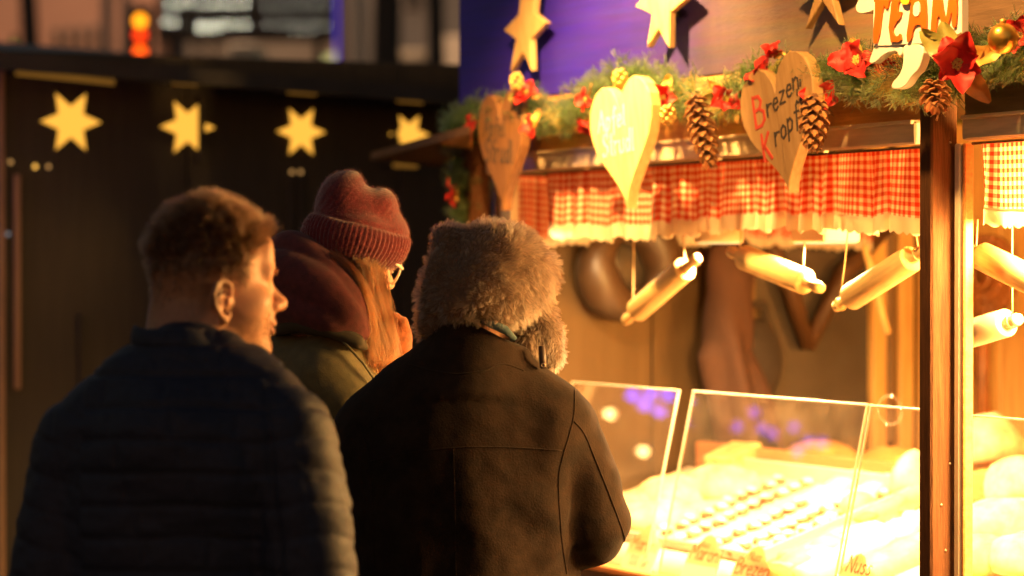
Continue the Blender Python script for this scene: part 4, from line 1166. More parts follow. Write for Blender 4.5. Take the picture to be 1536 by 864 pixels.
# ================================================================== ground, dark closed booth, street behind
m_ground = mat('paving', (.06, .055, .05), .8, var=.3, vscale=3, bump=.4, bscale=20)
g = MB().add([(-900, -900, 0), (900, -900, 0), (900, 900, 0), (-900, 900, 0)], [(0, 1, 2, 3)]).build('ground', m_ground); tag(g, kind='structure')

BA = R(20); BEX = Vector((math.cos(BA), math.sin(BA), 0)); BEY = Vector((-math.sin(BA), math.cos(BA), 0))
BO = at(350, 405, 8.2); BO.z = 0
def bw(px, py, off=0.0):
    r = ray(px, py); Y = (off + BO.dot(BEY)) / Vector((r.x, 1, 0)).dot(BEY)
    d = at(px, py, Y) - BO; return Vector((d.dot(BEX), d.dot(BEY), d.z))
def BW(p): return BO + BEX * p[0] + BEY * p[1] + Vector((0, 0, p[2]))
def bput(o, p): o.location = BW(p); o.rotation_euler = (0, 0, BA); return o
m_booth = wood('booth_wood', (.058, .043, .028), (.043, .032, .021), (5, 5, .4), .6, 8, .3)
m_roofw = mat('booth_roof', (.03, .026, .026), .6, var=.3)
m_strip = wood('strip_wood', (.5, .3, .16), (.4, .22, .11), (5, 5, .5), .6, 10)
booth = bput(empty('closed_booth', label='closed dark wooden booth with a row of glowing star cut-outs under its roof', cat='market stall'), (0, 0, 0))
def bpart(mb, n, m): return mb.build(n, m, booth)
xl, xr = bw(-60, 400).x, bw(900, 400).x
n = int((xr - xl) / .62)
for k in range(n):
    x0, x1 = xl + (xr - xl) * k / n, xl + (xr - xl) * (k + 1) / n
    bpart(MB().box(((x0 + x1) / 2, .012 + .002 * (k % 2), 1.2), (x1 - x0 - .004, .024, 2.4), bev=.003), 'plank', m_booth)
# roof edge: sloping eave board and soffit
a0, a1, b0, b1 = bw(-60, 74, -.28), bw(900, 152, -.28), bw(-60, 99, -.28), bw(900, 172, -.28)
ev = MB(); vs = [b0, b1, a1, a0]; vs = vs + [p + Vector((0, .04, 0)) for p in vs]
ev.add(vs, [(0, 1, 2, 3), (7, 6, 5, 4), (0, 4, 5, 1), (1, 5, 6, 2), (2, 6, 7, 3), (3, 7, 4, 0)]); bpart(ev, 'eave_board', m_roofw)
rf = MB(); vs = [a0 + Vector((0, .0, -.03)), a1 + Vector((0, 0, -.03)), a1 + Vector((0, 2.4, .25)), a0 + Vector((0, 2.4, .25))]; vs = vs + [p + Vector((0, 0, .028)) for p in vs]
vs = [p + Vector((0, .041, 0)) for p in vs]
rf.add(vs, [(0, 3, 2, 1), (4, 5, 6, 7), (0, 1, 5, 4), (1, 2, 6, 5), (2, 3, 7, 6), (3, 0, 4, 7)]); bpart(rf, 'roof', m_roofw)
bpart(MB().box((xl, 1.2, 1.2), (.03, 2.3, 2.4)), 'side_wall', m_booth)
bpart(MB().box((xr, 1.2, 1.2), (.03, 2.3, 2.4)), 'side_wall', m_booth)
bpart(MB().box(((xl + xr) / 2, 2.36, 1.2), (xr - xl, .03, 2.4)), 'rear_wall', m_booth)
def strip_px(x, y0, y1, wpx, m, nm, off=-.012):
    a, b = bw(x, y0, off), bw(x, y1, off); w_ = abs(bw(x + wpx, y0, off).x - a.x)
    return bpart(MB().box(((a.x), off, (a.z + b.z) / 2), (w_, .022, abs(a.z - b.z)), bev=.003), nm, m)
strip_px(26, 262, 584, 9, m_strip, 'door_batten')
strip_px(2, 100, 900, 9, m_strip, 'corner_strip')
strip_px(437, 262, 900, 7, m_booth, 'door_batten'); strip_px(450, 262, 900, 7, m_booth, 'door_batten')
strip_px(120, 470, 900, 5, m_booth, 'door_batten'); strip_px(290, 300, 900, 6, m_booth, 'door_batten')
# star cut-outs lit from inside
m_glow = emitter('star_glow', (1, .46, .055), .75)
m_rim = mat('star_rim', (.30, .16, .05), .6)
def booth_star(cx, cy, wpx, hpx, label):
    c = bw(cx, cy, -.006)
    sxr = abs(bw(cx + wpx / 2, cy, -.006).x - bw(cx - wpx / 2, cy, -.006).x); sz = abs(bw(cx, cy - hpx / 2, -.006).z - bw(cx, cy + hpx / 2, -.006).z)
    K = bput(empty('star_light', label=label, cat='star light', group='glowing star cut-outs on the dark booth'), c)
    out = star_outline(sxr, sz / .866, 6, .47)
    MB().prism(out, -.004, .004).build('glowing_panel', m_glow, K)
    big = [(x * 1.05, z * 1.05) for x, z in out]
    n = len(out); v = [(x, -.010, z) for x, z in big] + [(x * 1.001, -.010, z * 1.001) for x, z in out] + [(x, .002, z) for x, z in big] + [(x * 1.001, .002, z * 1.001) for x, z in out]
    f = []
    for i in range(n):
        j = (i + 1) % n
        f += [(i, j, n + j, n + i), (j, i, 2 * n + i, 2 * n + j), (n + i, n + j, 3 * n + j, 3 * n + i)]
    MB().add(v, f).build('rim', m_rim, K)
    return K, c
booth_star(106, 183, 92, 86, 'glowing star cut-out at the far left, biggest of the four on the dark booth')
K2, c2 = booth_star(281, 191, 83, 78, 'glowing star cut-out second from the left, its right half crossed by a dark bar')
booth_star(451, 198, 74, 70, 'glowing star cut-out directly above the red knitted hat')
K4, c4 = booth_star(613, 202, 62, 58, 'glowing star cut-out above the tip of the raised shutter flap')
d = bw(302, 191, -.02).x - c2.x
MB().box((d, -.02, -.01), (abs(bw(308, 191, -.02).x - bw(297, 191, -.02).x) * .9, .015, .22), bev=.002).build('cross_bar', m_booth, K2)
d = bw(592, 202, -.02).x - c4.x
MB().box((d, -.02, -.01), (abs(bw(596, 191, -.02).x - bw(587, 191, -.02).x) * .9, .015, .2), bev=.002).build('cross_bar', m_booth, K4)
# lit battens under the eave given their own glow, and little lamps on the booth
m_sliver = emitter('eave_glow', (1, .42, .06), .10)
for x0, y0, x1, y1, hpx, s, lab in ((24, 109, 172, 124, 9, 1, 'long amber-lit batten with built-in glow under the eave at the far left'), (258, 123, 296, 126, 8, 1, 'short amber-lit batten with built-in glow under the eave above the second star'),
                          (432, 137, 474, 140, 8, 1, 'short amber-lit batten with built-in glow under the eave above the third star'), (596, 150, 634, 153, 7, 1, 'short amber-lit batten with built-in glow under the eave above the fourth star'), (590, 248, 626, 249, 7, 1, 'short amber-lit batten with built-in glow below the raised shutter flap')):
    a, b = bw(x0, y0, -.2), bw(x1, y1, -.2); hh = abs(bw(x0, y0 + hpx, -.2).z - a.z)
    K = bput(empty('lit_batten', label=lab, cat='light strip', group='glowing stand-ins for amber-lit battens on the dark booth'), a)
    MB().tube([(0, 0, 0), b - a], hh * .5, 8).build('tube', m_sliver, K)
    for t_ in (.1, .9): MB().tube([(b - a) * t_, (b - a) * t_ + Vector((0, .19, .01))], .004, 6).build('holder', m_roofw, K)
m_bulb = emitter('bulb_glow', (1, .5, .08), 1.0); m_bulb2 = emitter('bulb_dim', (1, .5, .15), .35); m_bulb3 = emitter('bulb_grey', (.7, .6, .6), .2)
for x, y, m, lab in ((53, 250, m_bulb, 'brightest tiny amber bulb on the left of the dark booth'), (73, 250, m_bulb2, 'dim tiny amber bulb right beside the brightest one'), (16, 243, m_bulb2, 'dim tiny amber bulb near the left edge of the photo'),
                     (438, 258, m_bulb2, 'left one of two tiny bulbs below the third star'), (451, 258, m_bulb2, 'right one of two tiny bulbs below the third star'), (12, 351, m_bulb3, 'tiny grey glint left of the pale door batten')):
    p = bw(x, y, -.02)
    K = bput(empty('small_bulb', label=lab, cat='bulb', group='tiny bulbs on the dark booth'), p)
    MB().lathe([(.0075 * math.sin(a), -.0075 * math.cos(a)) for a in np.linspace(.1, math.pi - .1, 8)], 10).build('bulb', m, K)
    MB().box((0, .012, 0), (.01, .014, .01)).build('socket', m_roofw, K)

# ---- street behind, far out of focus
m_pink = mat('facade_pink', (.46, .25, .16), .85, var=.1, vscale=.6)
m_beige = mat('facade_beige', (.34, .29, .22), .85, var=.12, vscale=.6)
m_grey = mat('facade_grey', (.22, .20, .17), .85, var=.12, vscale=.6)
m_dark = mat('dark_stone', (.025, .02, .018), .8)
m_pane = mat('window_pane', (.02, .022, .03), .15)
m_wlit = emitter('lit_window', (1, .75, .4), .22)
m_frame_w = mat('window_frame', (.3, .25, .2), .6)
def building(x0px, x1px, Y, zt, depth, m, label, wins, wm=None):
    a, b = at(x0px, 100, Y), at(x1px, 100, Y)
    K = empty('building', ((a.x + b.x) / 2, Y, 0), 0, label, 'building', 'blurred buildings behind the market')
    Wd = b.x - a.x
    MB().box((0, depth / 2, zt / 2), (Wd, depth, zt)).build('wall', m, K)
    MB().box((0, depth / 2, zt + .15), (Wd + .5, depth + .5, .3)).build('roof', m_dark, K)
    for (wx0, wy0, wx1, wy1, mm) in wins:
        p, q = at(wx0, wy1, Y), at(wx1, wy0, Y)
        f = MB().box(((p.x + q.x) / 2 - (a.x + b.x) / 2, -.03, (p.z + q.z) / 2), (q.x - p.x, .08, q.z - p.z)).build('window', m_frame_w, K)
        MB().box(((p.x + q.x) / 2 - (a.x + b.x) / 2, -.075, (p.z + q.z) / 2), ((q.x - p.x) * .86, .02, (q.z - p.z) * .9)).build('pane', mm, f)
    return K
W1 = [(80 + 19 * i, 44 - 2 * i, 92 + 19 * i, 92, m_pane) for i in range(4)]
W1 += [(-140 + 50 * i, 30, -112 + 50 * i, 85, m_pane) for i in range(3)]
building(-260, 236, 44, 16, 14, m_pink, 'blurred pinkish plaster building with narrow windows at the upper left', W1)
W2 = [(245 + 24 * i, 60, 257 + 24 * i, 104, m_pane) for i in range(6)]
building(238, 520, 47, 16, 14, m_beige, 'blurred beige building below the dotted light sign', W2)
W3 = [(560, -20, 600, 140, m_pane), (640, -20, 664, 140, m_pane), (606, -40, 634, 20, m_pane)]
building(522, 900, 46, 16, 14, m_grey, 'blurred grey building with tall dark openings beside the blue signboard', W3)
def ledge(px0, py0, px1, py1, Y, dep, m, name, label, cat):
    a, b = at(px0, py1, Y), at(px1, py0, Y)
    K = empty(name, ((a.x + b.x) / 2, Y, 0), 0, label, cat)
    MB().box((0, 0, (a.z + b.z) / 2), (b.x - a.x, dep, b.z - a.z), bev=.02).build('panel', m, K)
    for s in (-.4, .4): MB().box((s * (b.x - a.x), 0, a.z / 2), (.08, .08, a.z)).build('leg', m_dark, K)
    return K
ledge(664, 55, 702, 132, 38, .3, mat('beige_board', (.5, .42, .3), .8), 'notice_board', 'blurred beige board standing behind the booth beside the blue-lit signboard', 'board')
ledge(596, 76, 640, 92, 36, .3, mat('beige_board2', (.4, .33, .22), .8), 'notice_board', 'blurred low beige board behind the booth left of the dark opening', 'board')
# pale awning row and yellow lit kiosk
kq = ledge(352, 72, 392, 104, 34, 1.5, mat('awning_white', (.55, .48, .36), .8), 'awning', 'blurred pale awning over the booth roof under the dotted light sign', 'awning')
K = empty('kiosk', at(477, 100, 33) - Vector((0, 0, at(477, 100, 33).z)), 0, 'blurred kiosk with yellowish lit window slats left of the blue-edged pole', 'kiosk')
for i in range(7):
    a, b = at(453 + 7.2 * i, 118, 33), at(459.5 + 7.2 * i, 104 - 4.2 * i if i < 6 else 80, 33)
    MB().box(((a.x + b.x) / 2 - K.location.x, 0, (a.z + b.z) / 2), (b.x - a.x, .1, b.z - a.z)).build('lit_slat', emitter('kiosk_glow', (.85, .75, .28), .42) if i == 0 else bpy.data.materials['kiosk_glow'], K)
a = at(477, 122, 33); MB().box((0, .3, a.z / 2), (.5, .4, a.z)).build('body', m_dark, K)
def pole(px, Y, wpx, m, label, name='pole', cat='pole', zt=9):
    a = at(px, 100, Y); K = empty(name, (a.x, Y, 0), 0, label, cat)
    MB().tube([(0, 0, 0), (0, 0, zt)], wpx / FPX * Y / 2, 12).build('shaft', m, K); MB().lathe([(wpx / FPX * Y * .8, 0), (wpx / FPX * Y * .8, .3)], 12).build('foot', m_dark, K)
    return K
pole(514, 24, 11, mat('pole_pink', (.55, .33, .25), .6), 'blurred pinkish pole with a blue lit edge right of the dotted light sign')
q = pole(505.5, 23.8, 4, emitter('blue_edge_tint', (.08, .06, .8), .5), 'blurred blue light on the edge of the pinkish pole, shown by a glowing tube', 'blue_edge_glow', 'edge glow')  # glowing tube added in place of blue light on the pole's edge
pole(541, 30, 15, mat('pole_grey', (.33, .32, .28), .6), 'blurred pale grey post right of the pinkish pole')
pole(161, 30, 17, mat('pole_beige', (.40, .3, .24), .6), 'blurred beige post left of the traffic light')
pole(189, 31, 14, mat('pole_beige2', (.36, .3, .24), .6), 'blurred beige post directly behind the traffic light')
# bare tree at the upper left
def trunk(px, Y, wpx, lean, label):
    a = at(px, 75, Y); K = empty('bare_tree', (a.x, Y, 0), 0, label, 'tree', 'bare trees behind the dark booth')
    w_ = wpx / FPX * Y / 2
    MB().tube([(0, 0, 0), (.0, 0, 3), (lean * .3, 0, 5), (lean, 0, 7.5)], [w_ * 1.4, w_ * 1.1, w_, w_ * .7], 12).build('trunk', m_dark, K)
    cr = MB()
    for i in range(22):
        z = 5.6 + .17 * i; an = i * 2.4; q = lean * max(0, (z - 4) / 3.5)
        cr.tube([(q, 0, z), (q + .7 * math.cos(an), .7 * math.sin(an), z + .8), (q + 1.3 * math.cos(an + .3), 1.3 * math.sin(an + .3), z + 1.5)], [w_ * .3, w_ * .18, w_ * .05], 6)
    o = cr.build('crown', m_dark, K); return K
trunk(55, 28, 26, -.35, 'blurred dark leaning tree trunk at the upper left')
trunk(578, 26, 40, .1, 'blurred thick dark tree trunk right of the pale grey post')
trunk(658, 27, 24, -.15, 'blurred thinner dark tree trunk beside the blue signboard')
# traffic light
TL = empty('traffic_light', at(210, 55, 22) - Vector((0, 0, at(210, 55, 22).z)), 0, 'blurred traffic light showing red and amber above the dark booth', 'traffic light')
zt_, zb_ = at(210, 8, 22).z, at(210, 100, 22).z
MB().box((0, .1, (zt_ + zb_) / 2), (.2, .16, zt_ - zb_), bev=.02).build('housing', m_dark, TL)
MB().tube([(0, .25, 0), (0, .25, zt_)], .05, 10).build('mast', m_dark, TL)
for py, col, s in ((31, (1, .30, .01), 2.6), (52, (1, .045, .005), 1.7), (78, (1, .09, .005), 2.4)):
    z = at(210, py, 22).z
    MB().lathe([(.052, 0), (.045, .02), (.005, .025)], 16, M=Matrix.Translation((0, .02, z)) @ Matrix.Rotation(R(90), 4, 'X')).build('lens', emitter('signal%d' % py, col, s), TL)
    MB().tube([(-.07, -.02, z + .03), (0, -.03, z + .075), (.07, -.02, z + .03)], .006, 6).build('visor', m_dark, TL)
z = at(21, 69, 22).z
GL = empty('green_lamp', at(21, 69, 22) - Vector((0, 0, z)), 0, 'tiny blurred green light at the upper left edge', 'lamp')
MB().lathe([(.03, 0), (.02, .02), (.005, .025)], 12, M=Matrix.Translation((0, 0, z)) @ Matrix.Rotation(R(90), 4, 'X')).build('lens', emitter('signal_green', (.15, .8, .05), .35), GL)
MB().tube([(0, .05, 0), (0, .05, z + .1)], .03, 8).build('mast', m_dark, GL)
# dotted light sign
LS = empty('light_sign', at(368, 30, 30) - Vector((0, 0, at(368, 30, 30).z)), 0, 'blurred black light sign with rows of white lamp dots', 'sign')
a, b = at(234, 61, 30), at(502, -70, 30)
MB().box(((a.x + b.x) / 2 - LS.location.x, .1, (a.z + b.z) / 2), (b.x - a.x, .16, b.z - a.z), bev=.01).build('board', mat('sign_black', (.006, .006, .007), .5), LS)
for xx in (-.9, .9): MB().box((xx, .15, a.z / 2), (.1, .1, a.z)).build('leg', m_dark, LS)
F5 = {'c': ('01110', '10001', '10000', '10001', '01110'), 'o': ('01110', '10001', '10001', '10001', '01110'), 'm': ('11010', '10101', '10101', '10101', '10101'),
      'e': ('01110', '10001', '11111', '10000', '01110'), 'r': ('10110', '11001', '10000', '10000', '10000'), 'z': ('11111', '00010', '00100', '01000', '11111')}
m_dot = emitter('dot_bright', (.95, .92, .68), 10.0); m_dot2 = emitter('dot_dim', (.75, .72, .55), .25)
def dots(text, px0, py0, wpx, hpx, m):
    mb = MB(); n = len(text)
    for k, ch in enumerate(text):
        for r_, row in enumerate(F5[ch]):
            for c_, bit in enumerate(row):
                if bit == '1':
                    p = at(px0 + wpx * (k + c_ / 6.2) / n, py0 + hpx * r_ / 4, 29.98)
                    mb.lathe([(.006, 0), (.004, .006)], 6, M=Matrix.Translation((p.x - LS.location.x, 0, p.z)) @ Matrix.Rotation(R(90), 4, 'X'))
    return mb.build('lamp_dots', m, LS)
m_dot3 = emitter('dot_soft', (.9, .85, .62), .5)
dots('commerz', 247, -8, 130, 20, m_dot3); dots('commerz', 392, -6, 110, 18, m_dot2)
m_dot4 = emitter('dot_strong', (.95, .92, .66), 40.0)
def dotrow(x0, x1, y, n, m, jit=0.0):
    mb = MB()
    for i in range(n):
        p = at(x0 + (x1 - x0) * i / (n - 1), y + jit * math.sin(i * 2.3), 29.98)
        mb.lathe([(.006, 0), (.004, .006)], 6, M=Matrix.Translation((p.x - LS.location.x, 0, p.z)) @ Matrix.Rotation(R(90), 4, 'X'))
    return mb.build('lamp_dots', m, LS)
dotrow(253, 369, 6, 8, m_dot4, 2); dotrow(247, 262, 33, 2, m_dot4); dotrow(272, 290, 38, 4, m_dot3, 1); dotrow(302, 370, 36, 5, m_dot4, 1.5); dotrow(300, 328, 44, 3, m_dot4, 1); m_dot5 = emitter('dot_faint', (.85, .8, .6), 9.0)
dotrow(398, 490, 36, 7, m_dot5, 3); dotrow(440, 470, 46, 3, m_dot5, 1); dotrow(398, 490, 10, 6, m_dot5, 2)
# unseen lamp added to brighten the facades
SL_ = empty('facade_fill_lamp', (-5.5, 33, 0), 0, 'tall lamp added out of view to brighten the far facades', 'added lamp')
MB().tube([(0, 0, 0), (0, 0, 9), (.0, .8, 9.4)], .06, 10).build('mast', m_dark, SL_)
MB().box((0, 1.0, 9.38), (.3, .6, .12), bev=.03).build('head', m_dark, SL_)
MB().box((0, 1.0, 9.31), (.24, .5, .01)).build('lens', emitter('facade_fill_lens', (1, .6, .35), 6), SL_)
ld = bpy.data.lights.new('facade_fill_light', 'SPOT'); ld.energy = 2000; ld.color = (1, .62, .4); ld.spot_size = R(150); ld.spot_blend = .6; ld.shadow_soft_size = .2
lo = bpy.data.objects.new('facade_fill_light', ld); C.objects.link(lo); lo.parent = SL_; lo.location = (0, 1.0, 9.2); lo.rotation_euler = (R(35), 0, 0)

# blue lamps added unseen to give the panes blue reflections; warm ones beside
bl = MB(); pl_y = .115; tl_ = math.atan2(.10, .43)
nrm_ = (-SEY * math.cos(tl_) + Vector((0, 0, 1)) * math.sin(tl_)).normalized()
def mirror(px, py, t_):
    r_ = ray(px, py).normalized(); p0 = W(0, .115, 1.40)
    h = Vector((0, 0, CAMZ)) + r_ * ((p0 - Vector((0, 0, CAMZ))).dot(nrm_) / r_.dot(nrm_))
    return h + (r_ - nrm_ * 2 * r_.dot(nrm_)) * t_
m_blue = emitter('blue_lamp_glow', (.07, .05, 1.0), 9.0); m_warmb = emitter('warm_lamp_glow', (1, .6, .2), 30.0)
bw_pts = [(948, 592), (966, 606), (988, 616), (1000, 592), (1028, 600), (975, 590), (1022, 632), (1105, 640), (1130, 618), (1142, 642), (1158, 650), (1190, 640), (1212, 662), (1196, 676), (1232, 664)]
for k, (x, y) in enumerate(bw_pts):
    p = mirror(x, y, 3.1)
    K = empty('blue_reflection_lamp', p, 0, 'blue lamp added unseen beyond the left edge for its reflection in the glass', 'lamp', 'added blue lamps mirrored in the glass')
    MB().lathe([(.05 * math.sin(a) * (.38 if k > 6 else .5), -.024 * math.cos(a)) for a in np.linspace(.1, math.pi - .1, 9)], 14).build('bulb', m_blue if k < 7 else bpy.data.materials.get('blue_reflection_lamp_dim') or emitter('blue_reflection_lamp_dim', (.11, .05, 1.0), 3.2), K)
    MB().tube([(0, 0, .03), (0, 0, 2.62 - p.z)], .004, 6).build('cord', m_dark, K)
for x, y in ((914, 620), (964, 676)):
    p = mirror(x, y, 3.0)
    K = empty('warm_lamp', p, 0, 'warm lamp hung before the dark booth, beyond the left edge, mirrored in the glass', 'lamp', 'warm lamps before the booth')
    MB().lathe([(.02 * math.sin(a), -.018 * math.cos(a)) for a in np.linspace(.1, math.pi - .1, 9)], 14).build('bulb', m_warmb, K)
    MB().tube([(0, 0, .03), (0, 0, 2.62 - p.z)], .004, 6).build('cord', m_dark, K)
# ================================================================== people
def skin_mat(name, base, stub, hairc):
    m = mat(name, base, .48, sss=.15, bump=.12, bscale=220, spec=.4)
    t = m.node_tree; N = t.nodes; L = t.links; P = N['Principled BSDF']
    a1 = N.new('ShaderNodeAttribute'); a1.attribute_name = 'beard'; a2 = N.new('ShaderNodeAttribute'); a2.attribute_name = 'scalp'
    a3 = N.new('ShaderNodeAttribute'); a3.attribute_name = 'lips'
    nz = N.new('ShaderNodeTexNoise'); nz.inputs['Scale'].default_value = 40; nz.inputs['Detail'].default_value = 6
    tc = N.new('ShaderNodeTexCoord'); L.new(tc.outputs['Object'], nz.inputs['Vector'])
    m0 = N.new('ShaderNodeMix'); m0.data_type = 'RGBA'; m0.inputs[6].default_value = (*base, 1); m0.inputs[7].default_value = (base[0] * .9, base[1] * .72, base[2] * .66, 1); L.new(nz.outputs['Fac'], m0.inputs[0])
    m1 = N.new('ShaderNodeMix'); m1.data_type = 'RGBA'; m1.inputs[7].default_value = (*stub, 1); L.new(m0.outputs[2], m1.inputs[6]); L.new(a1.outputs['Fac'], m1.inputs[0])
    m3 = N.new('ShaderNodeMix'); m3.data_type = 'RGBA'; m3.inputs[7].default_value = (.36, .13, .1, 1); L.new(m1.outputs[2], m3.inputs[6]); L.new(a3.outputs['Fac'], m3.inputs[0])
    m2 = N.new('ShaderNodeMix'); m2.data_type = 'RGBA'; m2.inputs[7].default_value = (*hairc, 1); L.new(m3.outputs[2], m2.inputs[6]); L.new(a2.outputs['Fac'], m2.inputs[0])
    L.new(m2.outputs[2], P.inputs['Base Color'])
    return m

def head_axes(yaw, pitch, roll=0.0):
    """rows: right, forward, up of a head turned yaw clockwise from +Y and bowed by pitch"""
    M = Matrix.Rotation(-yaw, 3, 'Z') @ Matrix.Rotation(-pitch, 3, 'X') @ Matrix.Rotation(roll, 3, 'Y')
    return np.array([list(M.col[k]) for k in range(3)])
def head_field(F, o, A, sc=1.0, male=True):
    # female heads here wear their hair over the ears
    """adds a head to field F; o: ear level centre, A: axes"""
    o = np.array(o)
    def p(x, y, z): return o + sc * (A[0] * x + A[1] * y + A[2] * z)
    def E(c, r): return F.ell(p(*c), [k * sc for k in r], A)
    def C(a, b, ra, rb=None): return F.cap(p(*a), p(*b), ra * sc, (ra if rb is None else rb) * sc)
    F.f = E((0, -.004, .048), (.076, .090, .102))
    F.add(E((0, .038, -.005), (.060, .054, .072)), .03)
    F.add(E((0, .026, -.055), (.054, .058, .040)), .025)
    F.add(C((-.050, .005, -.055), (-.018, .072, -.078), .014), .025); F.add(C((.050, .005, -.055), (.018, .072, -.078), .014), .025)
    F.add(E((0, .076, -.077), (.020, .015, .015)), .018)
    for s in (-1, 1):
        F.add(E((s * .046, .058, -.002), (.018, .022, .016)), .02)
        F.add(C((s * .012, .086, .043), (s * .042, .076, .041), .0105), .016)
    F.add(E((0, .078, .078), (.045, .018, .03)), .03)
    for s in (-1, 1): F.add(E((s * .050, .030, -.022), (.020, .036, .034)), .025)
    for s in (-1, 1):
        F.sub(E((s * .031, .098, .024), (.019, .016, .012)), .010)
        F.add(E((s * .031, .0745, .024), (.0125, .0125, .0125)), .002)
        F.add(C((s * .020, .0835, .030), (s * .042, .0795, .029), .0035), .004)     # upper lid
        F.add(C((s * .022, .0825, .0165), (s * .040, .0785, .017), .003), .005)
    F.add(F.chain([p(0, .084, .036), p(0, .097, .012), p(0, .111, -.006)], [.0085 * sc, .0095 * sc, .0115 * sc]), .010)
    F.add(E((0, .112, -.0075), (.011, .010, .0095)), .008)
    for s in (-1, 1):
        F.add(E((s * .0125, .099, -.012), (.0085, .011, .008)), .007)
        F.sub(E((s * .0065, .104, -.0195), (.0035, .005, .003)), .003)
    F.add(E((0, .088, -.030), (.024, .012, .014)), .012)
    F.add(E((0, .0955, -.0375), (.021, .0085, .0058)), .005)
    F.add(E((0, .0930, -.0500), (.019, .0090, .0068)), .005)
    F.sub(C((-.022, .098, -.0435), (.022, .098, -.0435), .0019), .003)
    F.sub(E((0, .104, -.0635), (.018, .010, .006)), .010)
    # ears
    for s in (-1, 1) if male else ():
        c = lambda y, z, x=.080: p(s * (x + .012 * max(0, -(y + .0)) / .02), y, z)
        F.add(C((s * .070, -.006, .0), (s * .078, -.012, .002), .015, .012), .008)
        ring = [c(.006, .010), c(.006, .024), c(-.006, .032), c(-.020, .028), c(-.027, .012), c(-.024, -.006), c(-.014, -.020), c(-.004, -.028, .078), c(.003, -.020, .077)]
        F.add(F.chain(ring, [.0035 * sc] * 2 + [.0042 * sc] * 4 + [.0045 * sc, .006 * sc, .0045 * sc]), .004)
        F.add(F.chain([c(-.014, .022, .082), c(-.018, .006, .083), c(-.012, -.010, .082)], [.003 * sc, .004 * sc, .003 * sc]), .004)
        F.sub(E((s * .088, -.005, -.001), (.009, .0075, .010)), .004)
    F.add(C((0, -.032, -.03), (0, -.045, -.13), .060, .058), .03)
    return p
def head_attrs(me, o, A, sc, hair=True):
    q = (getco(me) - np.array(o)) @ A.T / sc
    x, y, z = q[:, 0], q[:, 1], q[:, 2]
    n = fbm(q, 90, 2)
    h = np.interp(y, [-.12, -.09, -.045, -.02, -.004, .012, .026, .034, .045, .06, .075, .1], [-.052, -.05, -.04, -.012, .02, .028, .022, .02, .062, .078, .092, .105])
    sc_ = step(-.012, .016, z - h + .006 * n) * (np.abs(x) < .2)
    side = 1 - step(.03, .06, z)
    scal = sc_ * (.9 - .35 * side)
    if not hair: scal = scal * 0
    jaw = np.interp(y, [-.01, .01, .03, .06, .085, .12], [-.02, .0, -.022, -.026, -.020, -.020])
    bd = step(.006, -.012, z - jaw) * step(-.015, .01, y) * .8
    bd = np.clip(bd * (.75 + .5 * n), 0, .75)
    lp = np.exp(-((z + .044) / .0085) ** 2) * (np.abs(x) < .021) * step(.086, .095, y) * .7
    attr(me, 'beard', bd * (1 - lp) if hair else bd * 0); attr(me, 'scalp', scal); attr(me, 'lips', lp)
    return q, h

def noise_cloth(me, a1=.003, s1=9, a2=.0012, s2=30):
    co = getco(me); displace(me, (a1 * fbm(co, s1, 2) + a2 * fbm(co + 3, s2, 2)).astype(np.float32))

m_trouser = mat('trousers', (.02, .02, .025), .85, bump=.2, bscale=200)
m_shoe = mat('shoes', (.025, .018, .014), .5)
def lower_body(root, hx, hy, dirx=0.0, diry=1.0, waist=.98):
    """trousers and shoes under the coat"""
    F = Field((-.3 + hx, -.3 + hy, .04), (.3 + hx, .3 + hy, waist + .04), .012)
    r = np.array([diry, -dirx]); f = np.array([dirx, diry])
    F.f = F.ell((hx, hy, waist - .08), (.165, .12, .14))
    for s in (-1, 1):
        hp = np.array([hx, hy]) + r * s * .09; kp = hp + r * s * .01 + f * .02; ap = hp + r * s * .015
        F.add(F.chain([(hp[0], hp[1], waist - .1), (kp[0], kp[1], .5), (ap[0], ap[1], .09)], [.088, .066, .056]), .03)
    me = F.mesh('trousers'); noise_cloth(me, .004, 8); link('trousers', me, m_trouser, root)
    for s in (-1, 1):
        G_ = Field((-.45 + hx, -.45 + hy, -.01), (.45 + hx, .45 + hy, .16), .008)
        ap = np.array([hx, hy]) + r * s * .105
        G_.f = G_.chain([(ap[0] - f[0] * .05, ap[1] - f[1] * .05, .045), (ap[0] + f[0] * .06, ap[1] + f[1] * .06, .042), (ap[0] + f[0] * .15, ap[1] + f[1] * .15, .036)], [.045, .046, .036])
        G_.add(G_.cap((ap[0], ap[1], .05), (ap[0], ap[1], .13), .05), .02); G_.f = np.maximum(G_.f, -G_.Z)
        link('shoe', G_.mesh('shoe'), m_shoe, root)

# ---------------------------------------------------------------- man in the quilted jacket
D1 = 3.75
X1 = (285 - 768) / FPX * D1
def q1(px, py, y=0.0):        # photograph pixel -> body space at depth D1 + y
    D = D1 + y; return np.array([(px - 768) / FPX * D - X1, y, CAMZ - (py - HOR) / FPX * D])
man = empty('person', (X1, D1, 0), 0, 'young man with short brown hair in a dark quilted jacket, turned away and looking right', 'person')
A1 = head_axes(R(65), R(-1), R(0)); S1 = 1.03
O1 = q1(342, 452, .03); O1 = O1 - A1[0] * .083 * S1
F = Field(O1 + [-.155, -.155, -.27], O1 + [.155, .155, .175], .0028)
p1 = head_field(F, O1, A1, S1)
F.add(F.cap(O1 + [-.035, -.01, -.05], q1(283, 560, .02), .060, .062), .03)
F.add(F.ell(q1(285, 600, .03), (.13, .09, .07)), .05)
me = F.mesh('body')
m_skin1 = skin_mat('skin', (.52, .28, .16), (.24, .12, .065), (.045, .024, .014))
hq, hh = head_attrs(me, O1, A1, S1)
body1 = link('body', me, m_skin1, man)
